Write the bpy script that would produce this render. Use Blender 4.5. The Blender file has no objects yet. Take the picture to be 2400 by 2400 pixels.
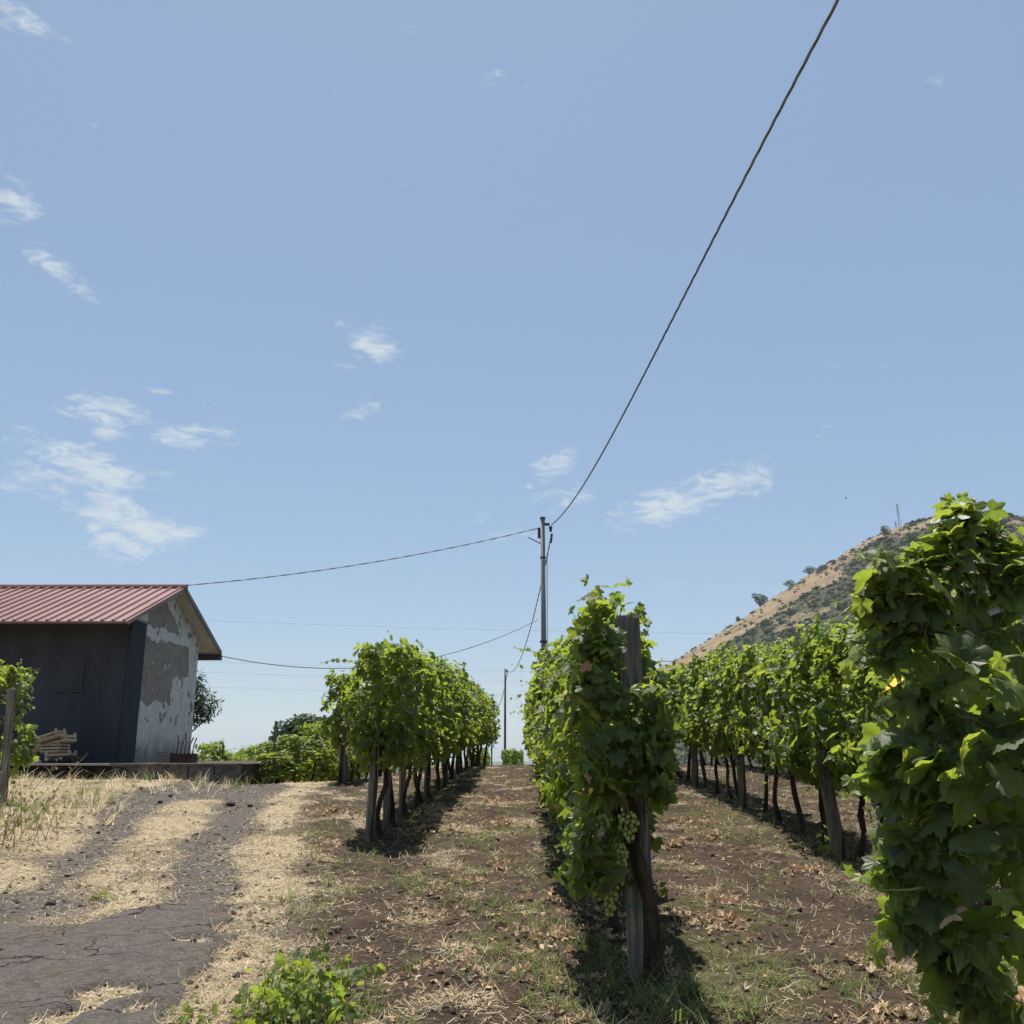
import bpy, math, random
import numpy as np
from mathutils import Vector, Matrix

SC = bpy.context.scene
COL = SC.collection
R = math.radians
random.seed(7)
RNG = np.random.default_rng(11)

# ------------------------------------------------------------------ camera
F_PX, PITCH, YAW, EYE = 2218.0, R(14.3), R(0.44), 1.6
cam_d = bpy.data.cameras.new('camera')
cam = bpy.data.objects.new('camera', cam_d)
COL.objects.link(cam)
cam.location = (0, 0, EYE)
cam.rotation_euler = (R(90) + PITCH, 0, YAW)
cam_d.sensor_width = 36.0
cam_d.lens = 36.0 * F_PX / 2400.0
cam_d.clip_start, cam_d.clip_end = 0.05, 30000
SC.camera = cam
SC.render.resolution_x = SC.render.resolution_y = 1024

# ------------------------------------------------------------------ light and sky
SUN_EL, SUN_AZ = R(75), R(-14)            # azimuth from +Y towards +X
w = bpy.data.worlds.new('World')
SC.world = w
w.use_nodes = True
SUN_DIR = Vector((math.sin(SUN_AZ) * math.cos(SUN_EL), math.cos(SUN_AZ) * math.cos(SUN_EL), math.sin(SUN_EL)))
sun_d = bpy.data.lights.new('sun', 'SUN')
sun_d.energy, sun_d.angle, sun_d.color = 4.9, R(0.53), (1.0, 0.95, 0.87)
sun = bpy.data.objects.new('sun', sun_d)
COL.objects.link(sun)
sun.location = (-20, 20, 60)
sun.rotation_euler = (-SUN_DIR).to_track_quat('-Z', 'Y').to_euler()
vs = SC.view_settings
vs.view_transform, vs.look, vs.gamma, vs.exposure = 'Standard', 'None', 1.0, 0.70
vs.use_curve_mapping = False
SC.cycles.max_bounces = 6
SC.cycles.diffuse_bounces, SC.cycles.glossy_bounces, SC.cycles.transmission_bounces = 3, 2, 4
SC.cycles.transparent_max_bounces = 8
SC.cycles.caustics_reflective = SC.cycles.caustics_refractive = False
SC.cycles.use_denoising = True


class NT:
    """tiny node-tree writer"""
    def __init__(s, tree):
        s.t = tree
        tree.nodes.clear()

    def n(s, kind, **kw):
        nd = s.t.nodes.new(kind)
        for k, v in kw.items():
            setattr(nd, k, v)
        return nd

    def l(s, a, b):
        s.t.links.new(a, b)

    def put(s, sock, v):
        if hasattr(v, 'is_output'):
            s.l(v, sock)
        elif v is not None:
            if isinstance(v, (tuple, list)) and len(v) == 3 and len(getattr(sock, 'default_value', (0,) * 3)) == 4:
                v = (*v, 1)
            sock.default_value = v

    def m(s, op, a, b=None, c=None, clamp=False):
        nd = s.n('ShaderNodeMath', operation=op, use_clamp=clamp)
        for i, v in enumerate((a, b, c)):
            if v is not None:
                s.put(nd.inputs[i], v)
        return nd.outputs[0]

    def mix(s, f, a, b, blend='MIX'):
        nd = s.n('ShaderNodeMix', data_type='RGBA', blend_type=blend)
        s.put(nd.inputs[0], f)
        s.put(nd.inputs[6], a)
        s.put(nd.inputs[7], b)
        return nd.outputs[2]

    def noise(s, vec, scale, detail=4, rough=0.55, dist=0.0):
        nd = s.n('ShaderNodeTexNoise')
        if vec is not None:
            s.l(vec, nd.inputs['Vector'])
        nd.inputs['Scale'].default_value = scale
        nd.inputs['Detail'].default_value = detail
        nd.inputs['Roughness'].default_value = rough
        nd.inputs['Distortion'].default_value = dist
        return nd.outputs[0]

    def smooth(s, v, lo, hi, a=0.0, b=1.0):
        nd = s.n('ShaderNodeMapRange', interpolation_type='SMOOTHSTEP')
        s.put(nd.inputs[0], v)
        for i, x in enumerate((lo, hi, a, b)):
            nd.inputs[i + 1].default_value = x
        return nd.outputs[0]

    def attr(s, name):
        return s.n('ShaderNodeAttribute', attribute_name=name).outputs['Fac']

    def mapping(s, vec, scale=(1, 1, 1), rot=(0, 0, 0), loc=(0, 0, 0)):
        nd = s.n('ShaderNodeMapping')
        s.l(vec, nd.inputs[0])
        nd.inputs['Location'].default_value = loc
        nd.inputs['Rotation'].default_value = rot
        nd.inputs['Scale'].default_value = scale
        return nd.outputs[0]

    def bump(s, h, strength, dist):
        nd = s.n('ShaderNodeBump')
        s.put(nd.inputs['Height'], h)
        nd.inputs['Strength'].default_value = strength
        nd.inputs['Distance'].default_value = dist
        return nd.outputs[0]


# --- sky: Nishita air with thin wisps of cloud placed by direction (azimuth, elevation)
def ray(px, py):
    cx, cy = (px - 1200) / F_PX, -(py - 1200) / F_PX
    d = Vector((cx, math.cos(PITCH) - cy * math.sin(PITCH), math.sin(PITCH) + cy * math.cos(PITCH)))
    return Matrix.Rotation(YAW, 3, 'Z') @ d


def at(px, py, Y):
    d = ray(px, py)
    return Vector((0, 0, EYE)) + d * (Y / d.y)


def sky_angles(px, py):
    d = ray(px, py).normalized()
    return math.atan2(d.x, d.y), math.asin(d.z)


T = NT(w.node_tree)
sky = T.n('ShaderNodeTexSky', sky_type='NISHITA', sun_disc=False)
sky.sun_elevation, sky.sun_rotation = SUN_EL, SUN_AZ
sky.altitude, sky.air_density, sky.dust_density, sky.ozone_density = 300, 1.0, 1.0, 1.2
tc = T.n('ShaderNodeTexCoord')
sx = T.n('ShaderNodeSeparateXYZ')
T.l(tc.outputs['Generated'], sx.inputs[0])
az = T.m('ARCTAN2', sx.outputs[0], sx.outputs[1])
el = T.m('ARCSINE', sx.outputs[2])
cv = T.n('ShaderNodeCombineXYZ')
T.l(az, cv.inputs[0]); T.l(el, cv.inputs[1]); cv.inputs[2].default_value = 1.0
# clouds: (px, py, half-width px, half-height px, tilt deg, strength)
CLOUDS = [
    (262, 950, 95, 26, 8, .8), (200, 1085, 150, 46, 14, 1.0), (245, 995, 60, 34, 20, .9), (430, 1020, 125, 34, 6, .8),
    (140, 1145, 125, 48, 14, 1.0), (255, 1195, 110, 52, 22, 1.05), (330, 1250, 145, 52, -2, 1.15), (370, 1120, 85, 26, 6, .55),
    (20, 1140, 45, 24, 0, .7), (390, 915, 60, 12, -6, .6), (480, 948, 42, 13, -10, .6), (160, 960, 66, 14, -10, .5),
    (880, 812, 62, 44, 26, .95), (850, 962, 75, 18, -12, .7), (795, 765, 26, 22, -40, .4),
    (1300, 1100, 62, 42, -34, 1.0), (1245, 1140, 22, 15, -20, .75), (1340, 1150, 85, 50, -10, .65), (1600, 1165, 180, 50, -18, 1.1),
    (1755, 1128, 62, 40, -20, .8), (1690, 1210, 40, 22, -10, .5), (1400, 1225, 80, 18, -8, .55), (1270, 1270, 48, 22, -4, .45),
    (1120, 1218, 34, 18, 0, .6), (1180, 1250, 70, 20, -8, .4), (1610, 1367, 105, 9, 2, .55),
    (40, 40, 110, 36, 12, .85), (35, 470, 60, 95, -8, .75), (125, 625, 115, 34, 30, .95), (1155, 180, 60, 24, -28, .6),
    (1035, 390, 30, 10, -14, .45), (568, 445, 20, 8, 0, .4), (510, 865, 28, 12, -30, .35), (90, 560, 60, 30, 30, .4),
]
field = None
for (px, py, hw, hh, tilt, st) in CLOUDS:
    a0, e0 = sky_angles(px, py)
    a1, e1 = sky_angles(px + hw, py)
    a2, e2 = sky_angles(px, py - hh)
    sa, se = math.hypot(a1 - a0, e1 - e0), math.hypot(a2 - a0, e2 - e0)
    ct, sn = math.cos(R(tilt)), math.sin(R(tilt))
    # rows of the affine map (azimuth, elevation, 1) -> (u, v) in the cloud's own frame
    du = T.n('ShaderNodeVectorMath', operation='DOT_PRODUCT')
    dv = T.n('ShaderNodeVectorMath', operation='DOT_PRODUCT')
    for nd, (p_, q_) in ((du, (ct / sa, -sn / sa)), (dv, (sn / se, ct / se))):
        T.l(cv.outputs[0], nd.inputs[0])
        nd.inputs[1].default_value = (p_, q_, -(p_ * a0 + q_ * e0))
    d2 = T.m('MULTIPLY_ADD', dv.outputs['Value'], dv.outputs['Value'], T.m('MULTIPLY', du.outputs['Value'], du.outputs['Value']))
    b = T.m('MULTIPLY_ADD', d2, -st / 2.1, st)
    field = b if field is None else T.m('MAXIMUM', field, b)
field = T.m('MAXIMUM', field, 0.0)
# elsewhere the same kind of wisps, sparse, all round the sky
far_n = T.noise(T.mapping(cv.outputs[0], (1.6, 5, 1), loc=(3.1, 1.7, 0)), 1.3, 2)
behind = T.smooth(T.m('ABSOLUTE', az), 0.62, 0.8)
field = T.m('MAXIMUM', field, T.m('MULTIPLY', T.smooth(far_n, .56, .72), behind))
wv = T.mapping(cv.outputs[0], (9, 26, 1), rot=(0, 0, R(10)))
wn = T.noise(wv, 1.0, 4, .62, .9)
wn2 = T.noise(T.mapping(cv.outputs[0], (34, 85, 1), rot=(0, 0, R(12))), 1.0, 3, .62, 1.0)
tex = T.m('ADD', T.m('MULTIPLY', wn, .62), T.m('MULTIPLY', wn2, .55))
cl = T.smooth(T.m('ADD', T.m('MULTIPLY', field, .80), T.m('MULTIPLY', T.m('SUBTRACT', tex, .60), 2.6)), .32, 1.05)
cl = T.m('MULTIPLY', cl, .80)
SKY_STRENGTH = 0.078
# an even veil of summer haze over the clear-air sky
sky_col = T.mix(.48, sky.outputs[0], (2.72, 3.80, 5.25))
mixc = T.mix(cl, sky_col, (5.4, 5.95, 6.3))
bg = T.n('ShaderNodeBackground')
T.l(mixc, bg.inputs[0])
bg.inputs[1].default_value = SKY_STRENGTH
wo = T.n('ShaderNodeOutputWorld')
T.l(bg.outputs[0], wo.inputs[0])


# ------------------------------------------------------------------ helpers
def new_mat(name):
    m = bpy.data.materials.new(name)
    m.use_nodes = True
    return m, NT(m.node_tree)


def finish(t, shader):
    o = t.n('ShaderNodeOutputMaterial')
    t.l(shader, o.inputs[0])


def principled(t, col, rough=.7, spec=.3, normal=None, metal=0.0):
    p = t.n('ShaderNodeBsdfPrincipled')
    t.put(p.inputs['Base Color'], col)
    t.put(p.inputs['Roughness'], rough)
    t.put(p.inputs['Specular IOR Level'], spec)
    t.put(p.inputs['Metallic'], metal)
    if normal is not None:
        t.l(normal, p.inputs['Normal'])
    return p.outputs[0]


def tcoord(t, kind='Object'):
    return t.n('ShaderNodeTexCoord').outputs[kind]


def mottled(name, a, b, scale=8, rough=.8, spec=.25, bump=.3, bdist=.01, stretch=(1, 1, 1), detail=6, var=.0, kind='Object'):
    m, t = new_mat(name)
    v = t.mapping(tcoord(t, kind), stretch)
    n = t.noise(v, scale, detail, .6)
    n2 = t.noise(v, scale * 5.3, 4, .6)
    f = t.smooth(t.m('ADD', t.m('MULTIPLY', n, .7), t.m('MULTIPLY', n2, .3)), .34, .66)
    c = t.mix(f, a, b)
    if var:
        rnd = t.n('ShaderNodeObjectInfo').outputs['Random']
        hs = t.n('ShaderNodeHueSaturation')
        t.l(c, hs.inputs['Color'])
        t.l(t.m('ADD', t.m('MULTIPLY', rnd, 2 * var), 1 - var), hs.inputs['Value'])
        c = hs.outputs[0]
    finish(t, principled(t, c, rough, spec, t.bump(t.m('ADD', n, t.m('MULTIPLY', n2, .4)), bump, bdist)))
    return m


def leaf_mat(name, dark, light, trans, tmix=.42, rough=.48, spec=.42):
    m, t = new_mat(name)
    rnd = t.n('ShaderNodeObjectInfo').outputs['Random']
    k = t.m('FRACT', t.m('ADD', t.m('MULTIPLY', t.attr('tint'), 1.0), t.m('MULTIPLY', rnd, 3.7)))
    c = t.mix(k, dark, light)
    k2 = t.m('FRACT', t.m('MULTIPLY', k, 7.31))
    c = t.mix(t.smooth(k2, .55, 1.0, 0, .45), c, tuple(x * y for x, y in zip(light, (1.35, 1.12, .8))))
    vein = t.m('POWER', t.attr('vein'), 7.0)
    c = t.mix(t.m('MULTIPLY', vein, .55), c, tuple(min(1, x * 2.2 + .02) for x in light))
    co = tcoord(t)
    nz = t.noise(co, 26, 3)
    c = t.mix(t.smooth(nz, .3, .75, 0, .35), c, tuple(x * .6 for x in dark))
    bp = t.bump(t.m('ADD', t.m('MULTIPLY', vein, -.6), nz), .35, .004)
    p = principled(t, c, rough, spec, bp)
    tr = t.n('ShaderNodeBsdfTranslucent')
    t.put(tr.inputs[0], t.mix(k2, trans, tuple(x * y for x, y in zip(trans, (.7, .85, .8)))))
    mx = t.n('ShaderNodeMixShader')
    mx.inputs[0].default_value = tmix
    t.l(p, mx.inputs[1]); t.l(tr.outputs[0], mx.inputs[2])
    finish(t, mx.outputs[0])
    return m


M = {}
M['leaf'] = leaf_mat('vine_leaf', (.032, .058, .024), (.104, .143, .042), (.40, .47, .05), .48, .45, .4)
M['leaf_young'] = leaf_mat('young_vine_leaf', (.11, .155, .035), (.19, .24, .055), (.40, .46, .06), .45)
M['leaf_far'] = leaf_mat('row_leaf', (.034, .060, .024), (.112, .150, .044), (.42, .48, .055), .48, .45, .4)
M['tree_leaf'] = leaf_mat('tree_leaf', (.020, .045, .022), (.045, .080, .035), (.09, .16, .03), .28)
M['ole_leaf'] = leaf_mat('oleander_leaf', (.030, .055, .035), (.07, .10, .06), (.12, .18, .05), .25)
M['grass'] = leaf_mat('grass_blade', (.075, .105, .035), (.19, .21, .085), (.27, .31, .08), .35, .6, .2)
M['scrub'] = mottled('scrub', (.022, .036, .026), (.055, .070, .040), .3, 1, .05, .2, .3, var=.35)
M['straw'] = leaf_mat('straw', (.36, .285, .18), (.70, .60, .42), (.54, .44, .28), .22, .6, .25)
M['stubble'] = leaf_mat('stubble', (.20, .145, .085), (.50, .40, .25), (.40, .30, .17), .2, .65, .2)
M['dry'] = leaf_mat('dry_leaf', (.30, .185, .12), (.60, .44, .315), (.44, .28, .17), .25, .7, .15)
M['cane'] = mottled('green_cane', (.12, .15, .04), (.20, .21, .07), 30, .6, .3)
M['bark'] = mottled('vine_bark', (.022, .017, .014), (.085, .062, .048), 14, .95, .1, .9, .02, (1, 1, .22))
M['redbark'] = mottled('peeling_bark', (.030, .020, .016), (.115, .072, .052), 16, .95, .1, .9, .02, (1, 1, .2))
M['tree_bark'] = mottled('tree_bark', (.05, .04, .03), (.12, .10, .08), 9, .95, .1, .7, .02, (1, 1, .3))
M['grape'] = None
M['concrete'] = mottled('concrete', (.22, .21, .195), (.36, .345, .32), 5, .9, .2, .3, .01)
M['block'] = mottled('old_block', (.085, .075, .068), (.17, .15, .135), 6, .95, .1, .6, .02, var=.2)
M['lava'] = mottled('lava_stone', (.022, .019, .018), (.075, .064, .058), 7, .95, .1, .8, .03, var=.3)
M['pole'] = mottled('pole_grey', (.16, .155, .16), (.25, .245, .25), 3, .75, .3, .15, .01, (1, 1, .3))
M['rust'] = mottled('rusty_steel', (.10, .075, .07), (.18, .15, .15), 4, .8, .3, .3, .01)
M['steel'] = mottled('dark_steel', (.035, .036, .042), (.08, .08, .09), 9, .6, .4, .1, .005)
M['cable'] = mottled('black_cable', (.13, .13, .145), (.21, .21, .23), 12, .5, .4, .1, .005)
M['farwire'] = mottled('far_wire', (.10, .10, .11), (.16, .16, .17), 12, .6, .3, .1, .005)
M['crate'] = mottled('crate_wood', (.42, .30, .17), (.66, .50, .31), 10, .8, .2, .3, .004, (1, 6, 6), var=.25)
M['tie'] = mottled('green_tie', (.02, .16, .14), (.03, .22, .19), 10, .5, .3)
M['white_plaster'] = mottled('soffit_white', (.46, .44, .40), (.60, .58, .53), 4, .9, .2, .15, .01)
M['paper'] = mottled('crumpled_paper', (.55, .58, .66), (.75, .78, .84), 8, .7, .2, .5, .02)
M['yellow'] = mottled('yellowed_leaf', (.55, .36, .04), (.70, .48, .07), 20, .6, .2)
M['boxgrey'] = mottled('weathered_board', (.13, .12, .11), (.22, .20, .18), 8, .9, .2, .5, .008, (1, 1, 4))
M['boxbrown'] = mottled('brown_trough', (.040, .026, .022), (.075, .045, .036), 8, .8, .2, .4, .008)
M['stem'] = mottled('dry_stem', (.20, .16, .09), (.34, .27, .16), 20, .8, .2)


def wood_mat(name, a, b):
    m, t = new_mat(name)
    co = tcoord(t)
    v = t.mapping(co, (1, 1, .06))
    n = t.noise(v, 46, 6, .65, .4)
    big = t.noise(t.mapping(co, (1, 1, .25)), 7, 3)
    c = t.mix(t.smooth(n, .36, .66), a, b)
    c = t.mix(t.smooth(big, .4, .75, 0, .6), c, (.10, .088, .075))
    crack = t.smooth(t.noise(t.mapping(co, (1, 1, .035), loc=(3, 1, 0)), 17, 2, .5, .6), .60, .66)
    c = t.mix(t.m('MULTIPLY', crack, .85), c, (.018, .015, .013))
    h = t.m('SUBTRACT', n, t.m('MULTIPLY', crack, 1.6))
    finish(t, principled(t, c, .88, .18, t.bump(h, .7, .012)))
    return m


M['wood'] = wood_mat('weathered_post', (.10, .086, .073), (.275, .240, .202))

m, t = new_mat('grape_skin')
rnd = t.n('ShaderNodeObjectInfo').outputs['Random']
gc = t.mix(rnd, (.22, .27, .06), (.36, .40, .11))
p = t.n('ShaderNodeBsdfPrincipled')
t.l(gc, p.inputs['Base Color'])
p.inputs['Roughness'].default_value = .38
p.inputs['Subsurface Weight'].default_value = .35
p.inputs['Subsurface Radius'].default_value = (.012, .014, .004)
p.inputs['Subsurface Scale'].default_value = .6
finish(t, p.outputs[0])
M['grape'] = m


def mesh_np(name, V, Fc, attrs=None, smooth=False, mat=None):
    """mesh from arrays; Fc is an (n,3) or (n,4) array or a list of tuples"""
    me = bpy.data.meshes.new(name)
    V = np.asarray(V, dtype=np.float32)
    if isinstance(Fc, np.ndarray):
        nf, k = Fc.shape
        me.vertices.add(len(V)); me.loops.add(nf * k); me.polygons.add(nf)
        me.vertices.foreach_set('co', V.ravel())
        me.loops.foreach_set('vertex_index', Fc.astype(np.int32).ravel())
        me.polygons.foreach_set('loop_start', np.arange(nf, dtype=np.int32) * k)
        me.polygons.foreach_set('loop_total', np.full(nf, k, dtype=np.int32))
        me.update(calc_edges=True)
    else:
        me.from_pydata([tuple(map(float, v)) for v in V], [], Fc)
        me.update()
    if attrs:
        for an, av in attrs.items():
            a = me.attributes.new(an, 'FLOAT', 'POINT')
            a.data.foreach_set('value', np.asarray(av, dtype=np.float32))
    me.polygons.foreach_set('use_smooth', np.full(len(me.polygons), smooth, dtype=bool))
    if mat is not None:
        me.materials.append(M[mat] if isinstance(mat, str) else mat)
    return me


def link(name, me, parent=None, loc=None, label=None, cat=None, group=None, kind=None):
    o = bpy.data.objects.new(name, me)
    COL.objects.link(o)
    if parent is not None:
        o.parent = parent
    if loc is not None:
        o.location = loc
    if label: o['label'] = label
    if cat: o['category'] = cat
    if group: o['group'] = group
    if kind: o['kind'] = kind
    return o


def thing(name, label, cat, loc, group=None, rz=0.0):
    o = link(name, None, None, loc, label, cat, group)
    o.empty_display_size = .2
    o.rotation_euler.z = rz
    return o


class MB:
    """collects boxes and tubes into one mesh"""
    def __init__(s):
        s.v, s.f = [], []

    def add(s, V, Fc):
        k = len(s.v)
        s.v += [tuple(p) for p in V]
        s.f += [tuple(i + k for i in f) for f in Fc]
        return s

    def box(s, lo, hi, M4=None, taper=None):
        (x0, y0, z0), (x1, y1, z1) = lo, hi
        V = [(x0, y0, z0), (x1, y0, z0), (x1, y1, z0), (x0, y1, z0), (x0, y0, z1), (x1, y0, z1), (x1, y1, z1), (x0, y1, z1)]
        if M4 is not None:
            V = [tuple(M4 @ Vector(p)) for p in V]
        return s.add(V, [(0, 3, 2, 1), (4, 5, 6, 7), (0, 1, 5, 4), (1, 2, 6, 5), (2, 3, 7, 6), (3, 0, 4, 7)])

    def tube(s, pts, rad, n=6, cap=True):
        pts = [Vector(p) for p in pts]
        if not hasattr(rad, '__len__'):
            rad = [rad] * len(pts)
        V, Fc = [], []
        ref = Vector((0, 0, 1)) if abs((pts[-1] - pts[0]).normalized().z) < .9 else Vector((1, 0, 0))
        for i, p in enumerate(pts):
            d = (pts[min(i + 1, len(pts) - 1)] - pts[max(i - 1, 0)]).normalized()
            a = d.cross(ref).normalized()
            b = d.cross(a)
            for j in range(n):
                an = 2 * math.pi * j / n
                V.append(p + (a * math.cos(an) + b * math.sin(an)) * rad[i])
        for i in range(len(pts) - 1):
            for j in range(n):
                k = (j + 1) % n
                Fc.append((i * n + j, i * n + k, (i + 1) * n + k, (i + 1) * n + j))
        if cap:
            Fc.append(tuple(range(n - 1, -1, -1)))
            Fc.append(tuple((len(pts) - 1) * n + j for j in range(n)))
        return s.add(V, Fc)

    def mesh(s, name, mat, smooth=False):
        return mesh_np(name, np.array(s.v), s.f, smooth=smooth, mat=mat)


# lattice value noise
def _hash(i, j, seed):
    h = (i.astype(np.int64) * 374761393 + j.astype(np.int64) * 668265263 + seed * 982451653) & 0x7fffffff
    h = ((h ^ (h >> 13)) * 1274126177) & 0x7fffffff
    return ((h ^ (h >> 16)) & 0xffff) / 65535.0


def vnoise(x, y, seed=0):
    x, y = np.asarray(x, float), np.asarray(y, float)
    i, j = np.floor(x), np.floor(y)
    u, v = x - i, y - j
    u, v = u * u * (3 - 2 * u), v * v * (3 - 2 * v)
    a, b, c, d = _hash(i, j, seed), _hash(i + 1, j, seed), _hash(i, j + 1, seed), _hash(i + 1, j + 1, seed)
    return a + (b - a) * u + (c - a) * v + (a - b - c + d) * u * v


def fbm(x, y, seed=0, o=4):
    s, a, f, tot = 0, 1.0, 1.0, 0
    for k in range(o):
        s = s + a * vnoise(x * f, y * f, seed + k); tot += a; a *= .5; f *= 2.03
    return s / tot


def sst(a, b, x):
    u = np.clip((x - a) / (b - a), 0, 1)
    return u * u * (3 - 2 * u)


# ------------------------------------------------------------------ terrain
_ty = np.concatenate([np.arange(-60, 120, .25), np.arange(120, 9000, 20.)])


def _prof(ys, zs):
    z = np.interp(_ty, ys, zs)
    n = np.sum(_ty < 120)
    k = np.hanning(17); k /= k.sum()
    zz = z.copy()
    zz[8:n - 8] = np.convolve(z[:n], k, 'valid')
    return zz


_p_mid = _prof([-60, -10, 0, 5.8, 11, 15, 19, 24, 28, 34, 45, 80, 200, 1000, 9000], [-3, -.55, 0, .36, .64, .84, 1.03, 1.2, 1.26, 1.16, .55, -1.5, -12, -40, -70])
_p_left = _prof([-60, -10, 0, 5.8, 11, 15, 18, 19.5, 21, 23, 28, 45, 80, 200, 1000, 9000], [-3, -.55, 0, .36, .66, .86, 1.0, 1.03, .88, .50, .1, -1.2, -3.0, -12, -40, -70])


def G(x, y):
    x, y = np.asarray(x, float), np.asarray(y, float)
    L = sst(-2.6, -5.0, x)
    z = np.interp(y, _ty, _p_mid) * (1 - L) + np.interp(y, _ty, _p_left) * L
    z = z + .10 * sst(-5.2, -7.0, x) * sst(6, 11, y) * (1 - sst(19, 24, y))
    # low bank between the track and the first row
    z = z + .07 * np.exp(-((x + 1.9 + .11 * (y - 8)) / .9) ** 2) * sst(5, 9, y) * (1 - sst(16, 20, y))
    z = z + .05 * (fbm(x * .55, y * .55, 5, 3) - .5)
    return z


def g(x, y):
    return float(G(x, y))


def hit(px, py):
    d = ray(px, py)
    t0 = .5
    while t0 < 80:
        q = Vector((0, 0, EYE)) + d * t0
        if q.z < g(q.x, q.y):
            break
        t0 += .04
    return q


def poly_mask(X, Y, pts):
    P = np.array(pts)
    inside = np.zeros(X.shape, bool)
    j = len(P) - 1
    for i in range(len(P)):
        c = ((P[i, 1] > Y) != (P[j, 1] > Y)) & (X < (P[j, 0] - P[i, 0]) * (Y - P[i, 1]) / (P[j, 1] - P[i, 1] + 1e-9) + P[i, 0])
        inside ^= c
        j = i
    return inside


def ground_pts(pp):
    return [tuple(hit(*p)[:2]) for p in pp]


LEFT_TRACK = ground_pts([(326, 1849), (233, 1907), (240, 1945), (150, 2010), (93, 2080), (0, 2098), (-180, 2120), (-260, 2190), (0, 2158), (116, 2154), (177, 2126), (116, 2085), (172, 2070), (223, 2033), (279, 1986), (349, 1907), (400, 1878)])
RIGHT_TRACK = ground_pts([(531, 1876), (610, 1900), (596, 1954), (540, 2000), (552, 2070), (526, 2112), (355, 2128), (405, 2080), (433, 2024), (419, 1986), (494, 1930)])
TOP_BAND = ground_pts([(326, 1849), (420, 1837), (560, 1834), (660, 1838), (690, 1843), (640, 1862), (615, 1902), (531, 1880), (460, 1868), (400, 1880), (340, 1905)])
ASPHALT = ground_pts([(-500, 2160), (0, 2172), (100, 2188), (200, 2170), (300, 2150), (360, 2126), (480, 2117), (532, 2122), (545, 2150), (505, 2182), (545, 2205), (520, 2262), (445, 2292), (430, 2335), (395, 2400), (360, 2520), (-700, 2560)])
# straw edge towards the vines (world x as function of y)
_sb = [hit(*p) for p in [(500, 2420), (600, 2330), (650, 2200), (690, 2100), (700, 2000), (690, 1930), (700, 1870), (740, 1845)]]
SB_Y, SB_X = [q.y for q in _sb], [q.x for q in _sb]
ROWS = {'left': -1.65, 'middle': .64, 'right': 3.4}

# one sheet, fine near the camera, stretched to the horizon
xs = np.concatenate([-np.geomspace(9000, 11.2, 60), np.arange(-11, 7.01, .075), np.geomspace(7.2, 9000, 60)])
ys = np.concatenate([-np.geomspace(300, 2, 18), np.arange(1.0, 27, .075), np.geomspace(27.2, 9000, 90)])
GX, GY = np.meshgrid(xs, ys)
near = sst(45, 25, GY) * sst(-16, -11, GX) * sst(14, 8, GX) * sst(-3, 1, GY)


def blur(a, n):
    for _ in range(n):
        b = a.copy()
        b[1:-1, :] = (a[:-2, :] + a[1:-1, :] * 2 + a[2:, :]) / 4
        a = b.copy()
        a[:, 1:-1] = (b[:, :-2] + b[:, 1:-1] * 2 + b[:, 2:]) / 4
    return a


WX, WY = GX + .40 * (fbm(GX * 3.4, GY * 3, 31) - .5), GY + .6 * (fbm(GX * 3, GY * 2.6, 37) - .5)
track = blur((poly_mask(WX, WY, LEFT_TRACK) | poly_mask(WX, WY, RIGHT_TRACK) | poly_mask(WX, WY, TOP_BAND)).astype(float), 9)
asph = blur(poly_mask(WX, WY, ASPHALT).astype(float), 2)
edge = np.interp(GY, SB_Y, SB_X)
straw = 1 - sst(-.35, .85, GX - edge + .5 * (fbm(GX * 1.3, GY * 1.3, 41) - .5))
straw = np.maximum(straw * .95, .10 + .10 * sst(.9, -.6, GX) + .10 * sst(10, 18, GY) + .42 * sst(.46, .72, fbm(GX * 2.6, GY * 2.2, 43)) * sst(20, 8, np.abs(GX)))
straw *= 1 - .42 * sst(.42, .70, fbm(GX * 2.1, GY * 1.9, 45)) * (GX < edge + .3)
straw *= (1 - track) * (1 - .97 * asph)
straw *= 1 - .45 * sst(.45, .75, fbm(GX * 3.1, GY * 2.4, 47)) * (GX > edge)
green = sst(.50, .70, fbm(GX * .8, GY * .8, 51)) * .8 * (1 - track) * (1 - asph) + 2 * sst(30, 45, GY)
straw *= 1 - sst(28, 40, GY)
clear = asph * sst(.60, .68, fbm(GX * 2.3, GY * 2.3, 77)) * sst(.9, .0, np.abs(GX - np.interp(GY, [3, 5.5, 7.5, 9], [-1.9, -2.1, -2.2, -2.4])))
straw = np.maximum(straw, clear)
GZ = G(GX, GY)
clod = (fbm(GX * 5.5, GY * 5.5, 61, 4) - .5) * .075 + (fbm(GX * 1.6, GY * 1.6, 62, 2) - .5) * .06
GZ = GZ + near * clod * (1 - .75 * track) * (1 - .9 * asph) - .010 * asph * near - .015 * track * near
Vg = np.stack([GX, GY, GZ], -1).reshape(-1, 3)
ny, nx = GX.shape
ii = np.arange((ny - 1) * nx).reshape(ny - 1, nx)[:, :-1].ravel()
Fg = np.stack([ii, ii + 1, ii + nx + 1, ii + nx], -1)


def field_at(A, x, y):
    i = np.clip(np.searchsorted(xs, x), 0, nx - 1)
    j = np.clip(np.searchsorted(ys, y), 0, ny - 1)
    return A[j, i]


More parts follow.
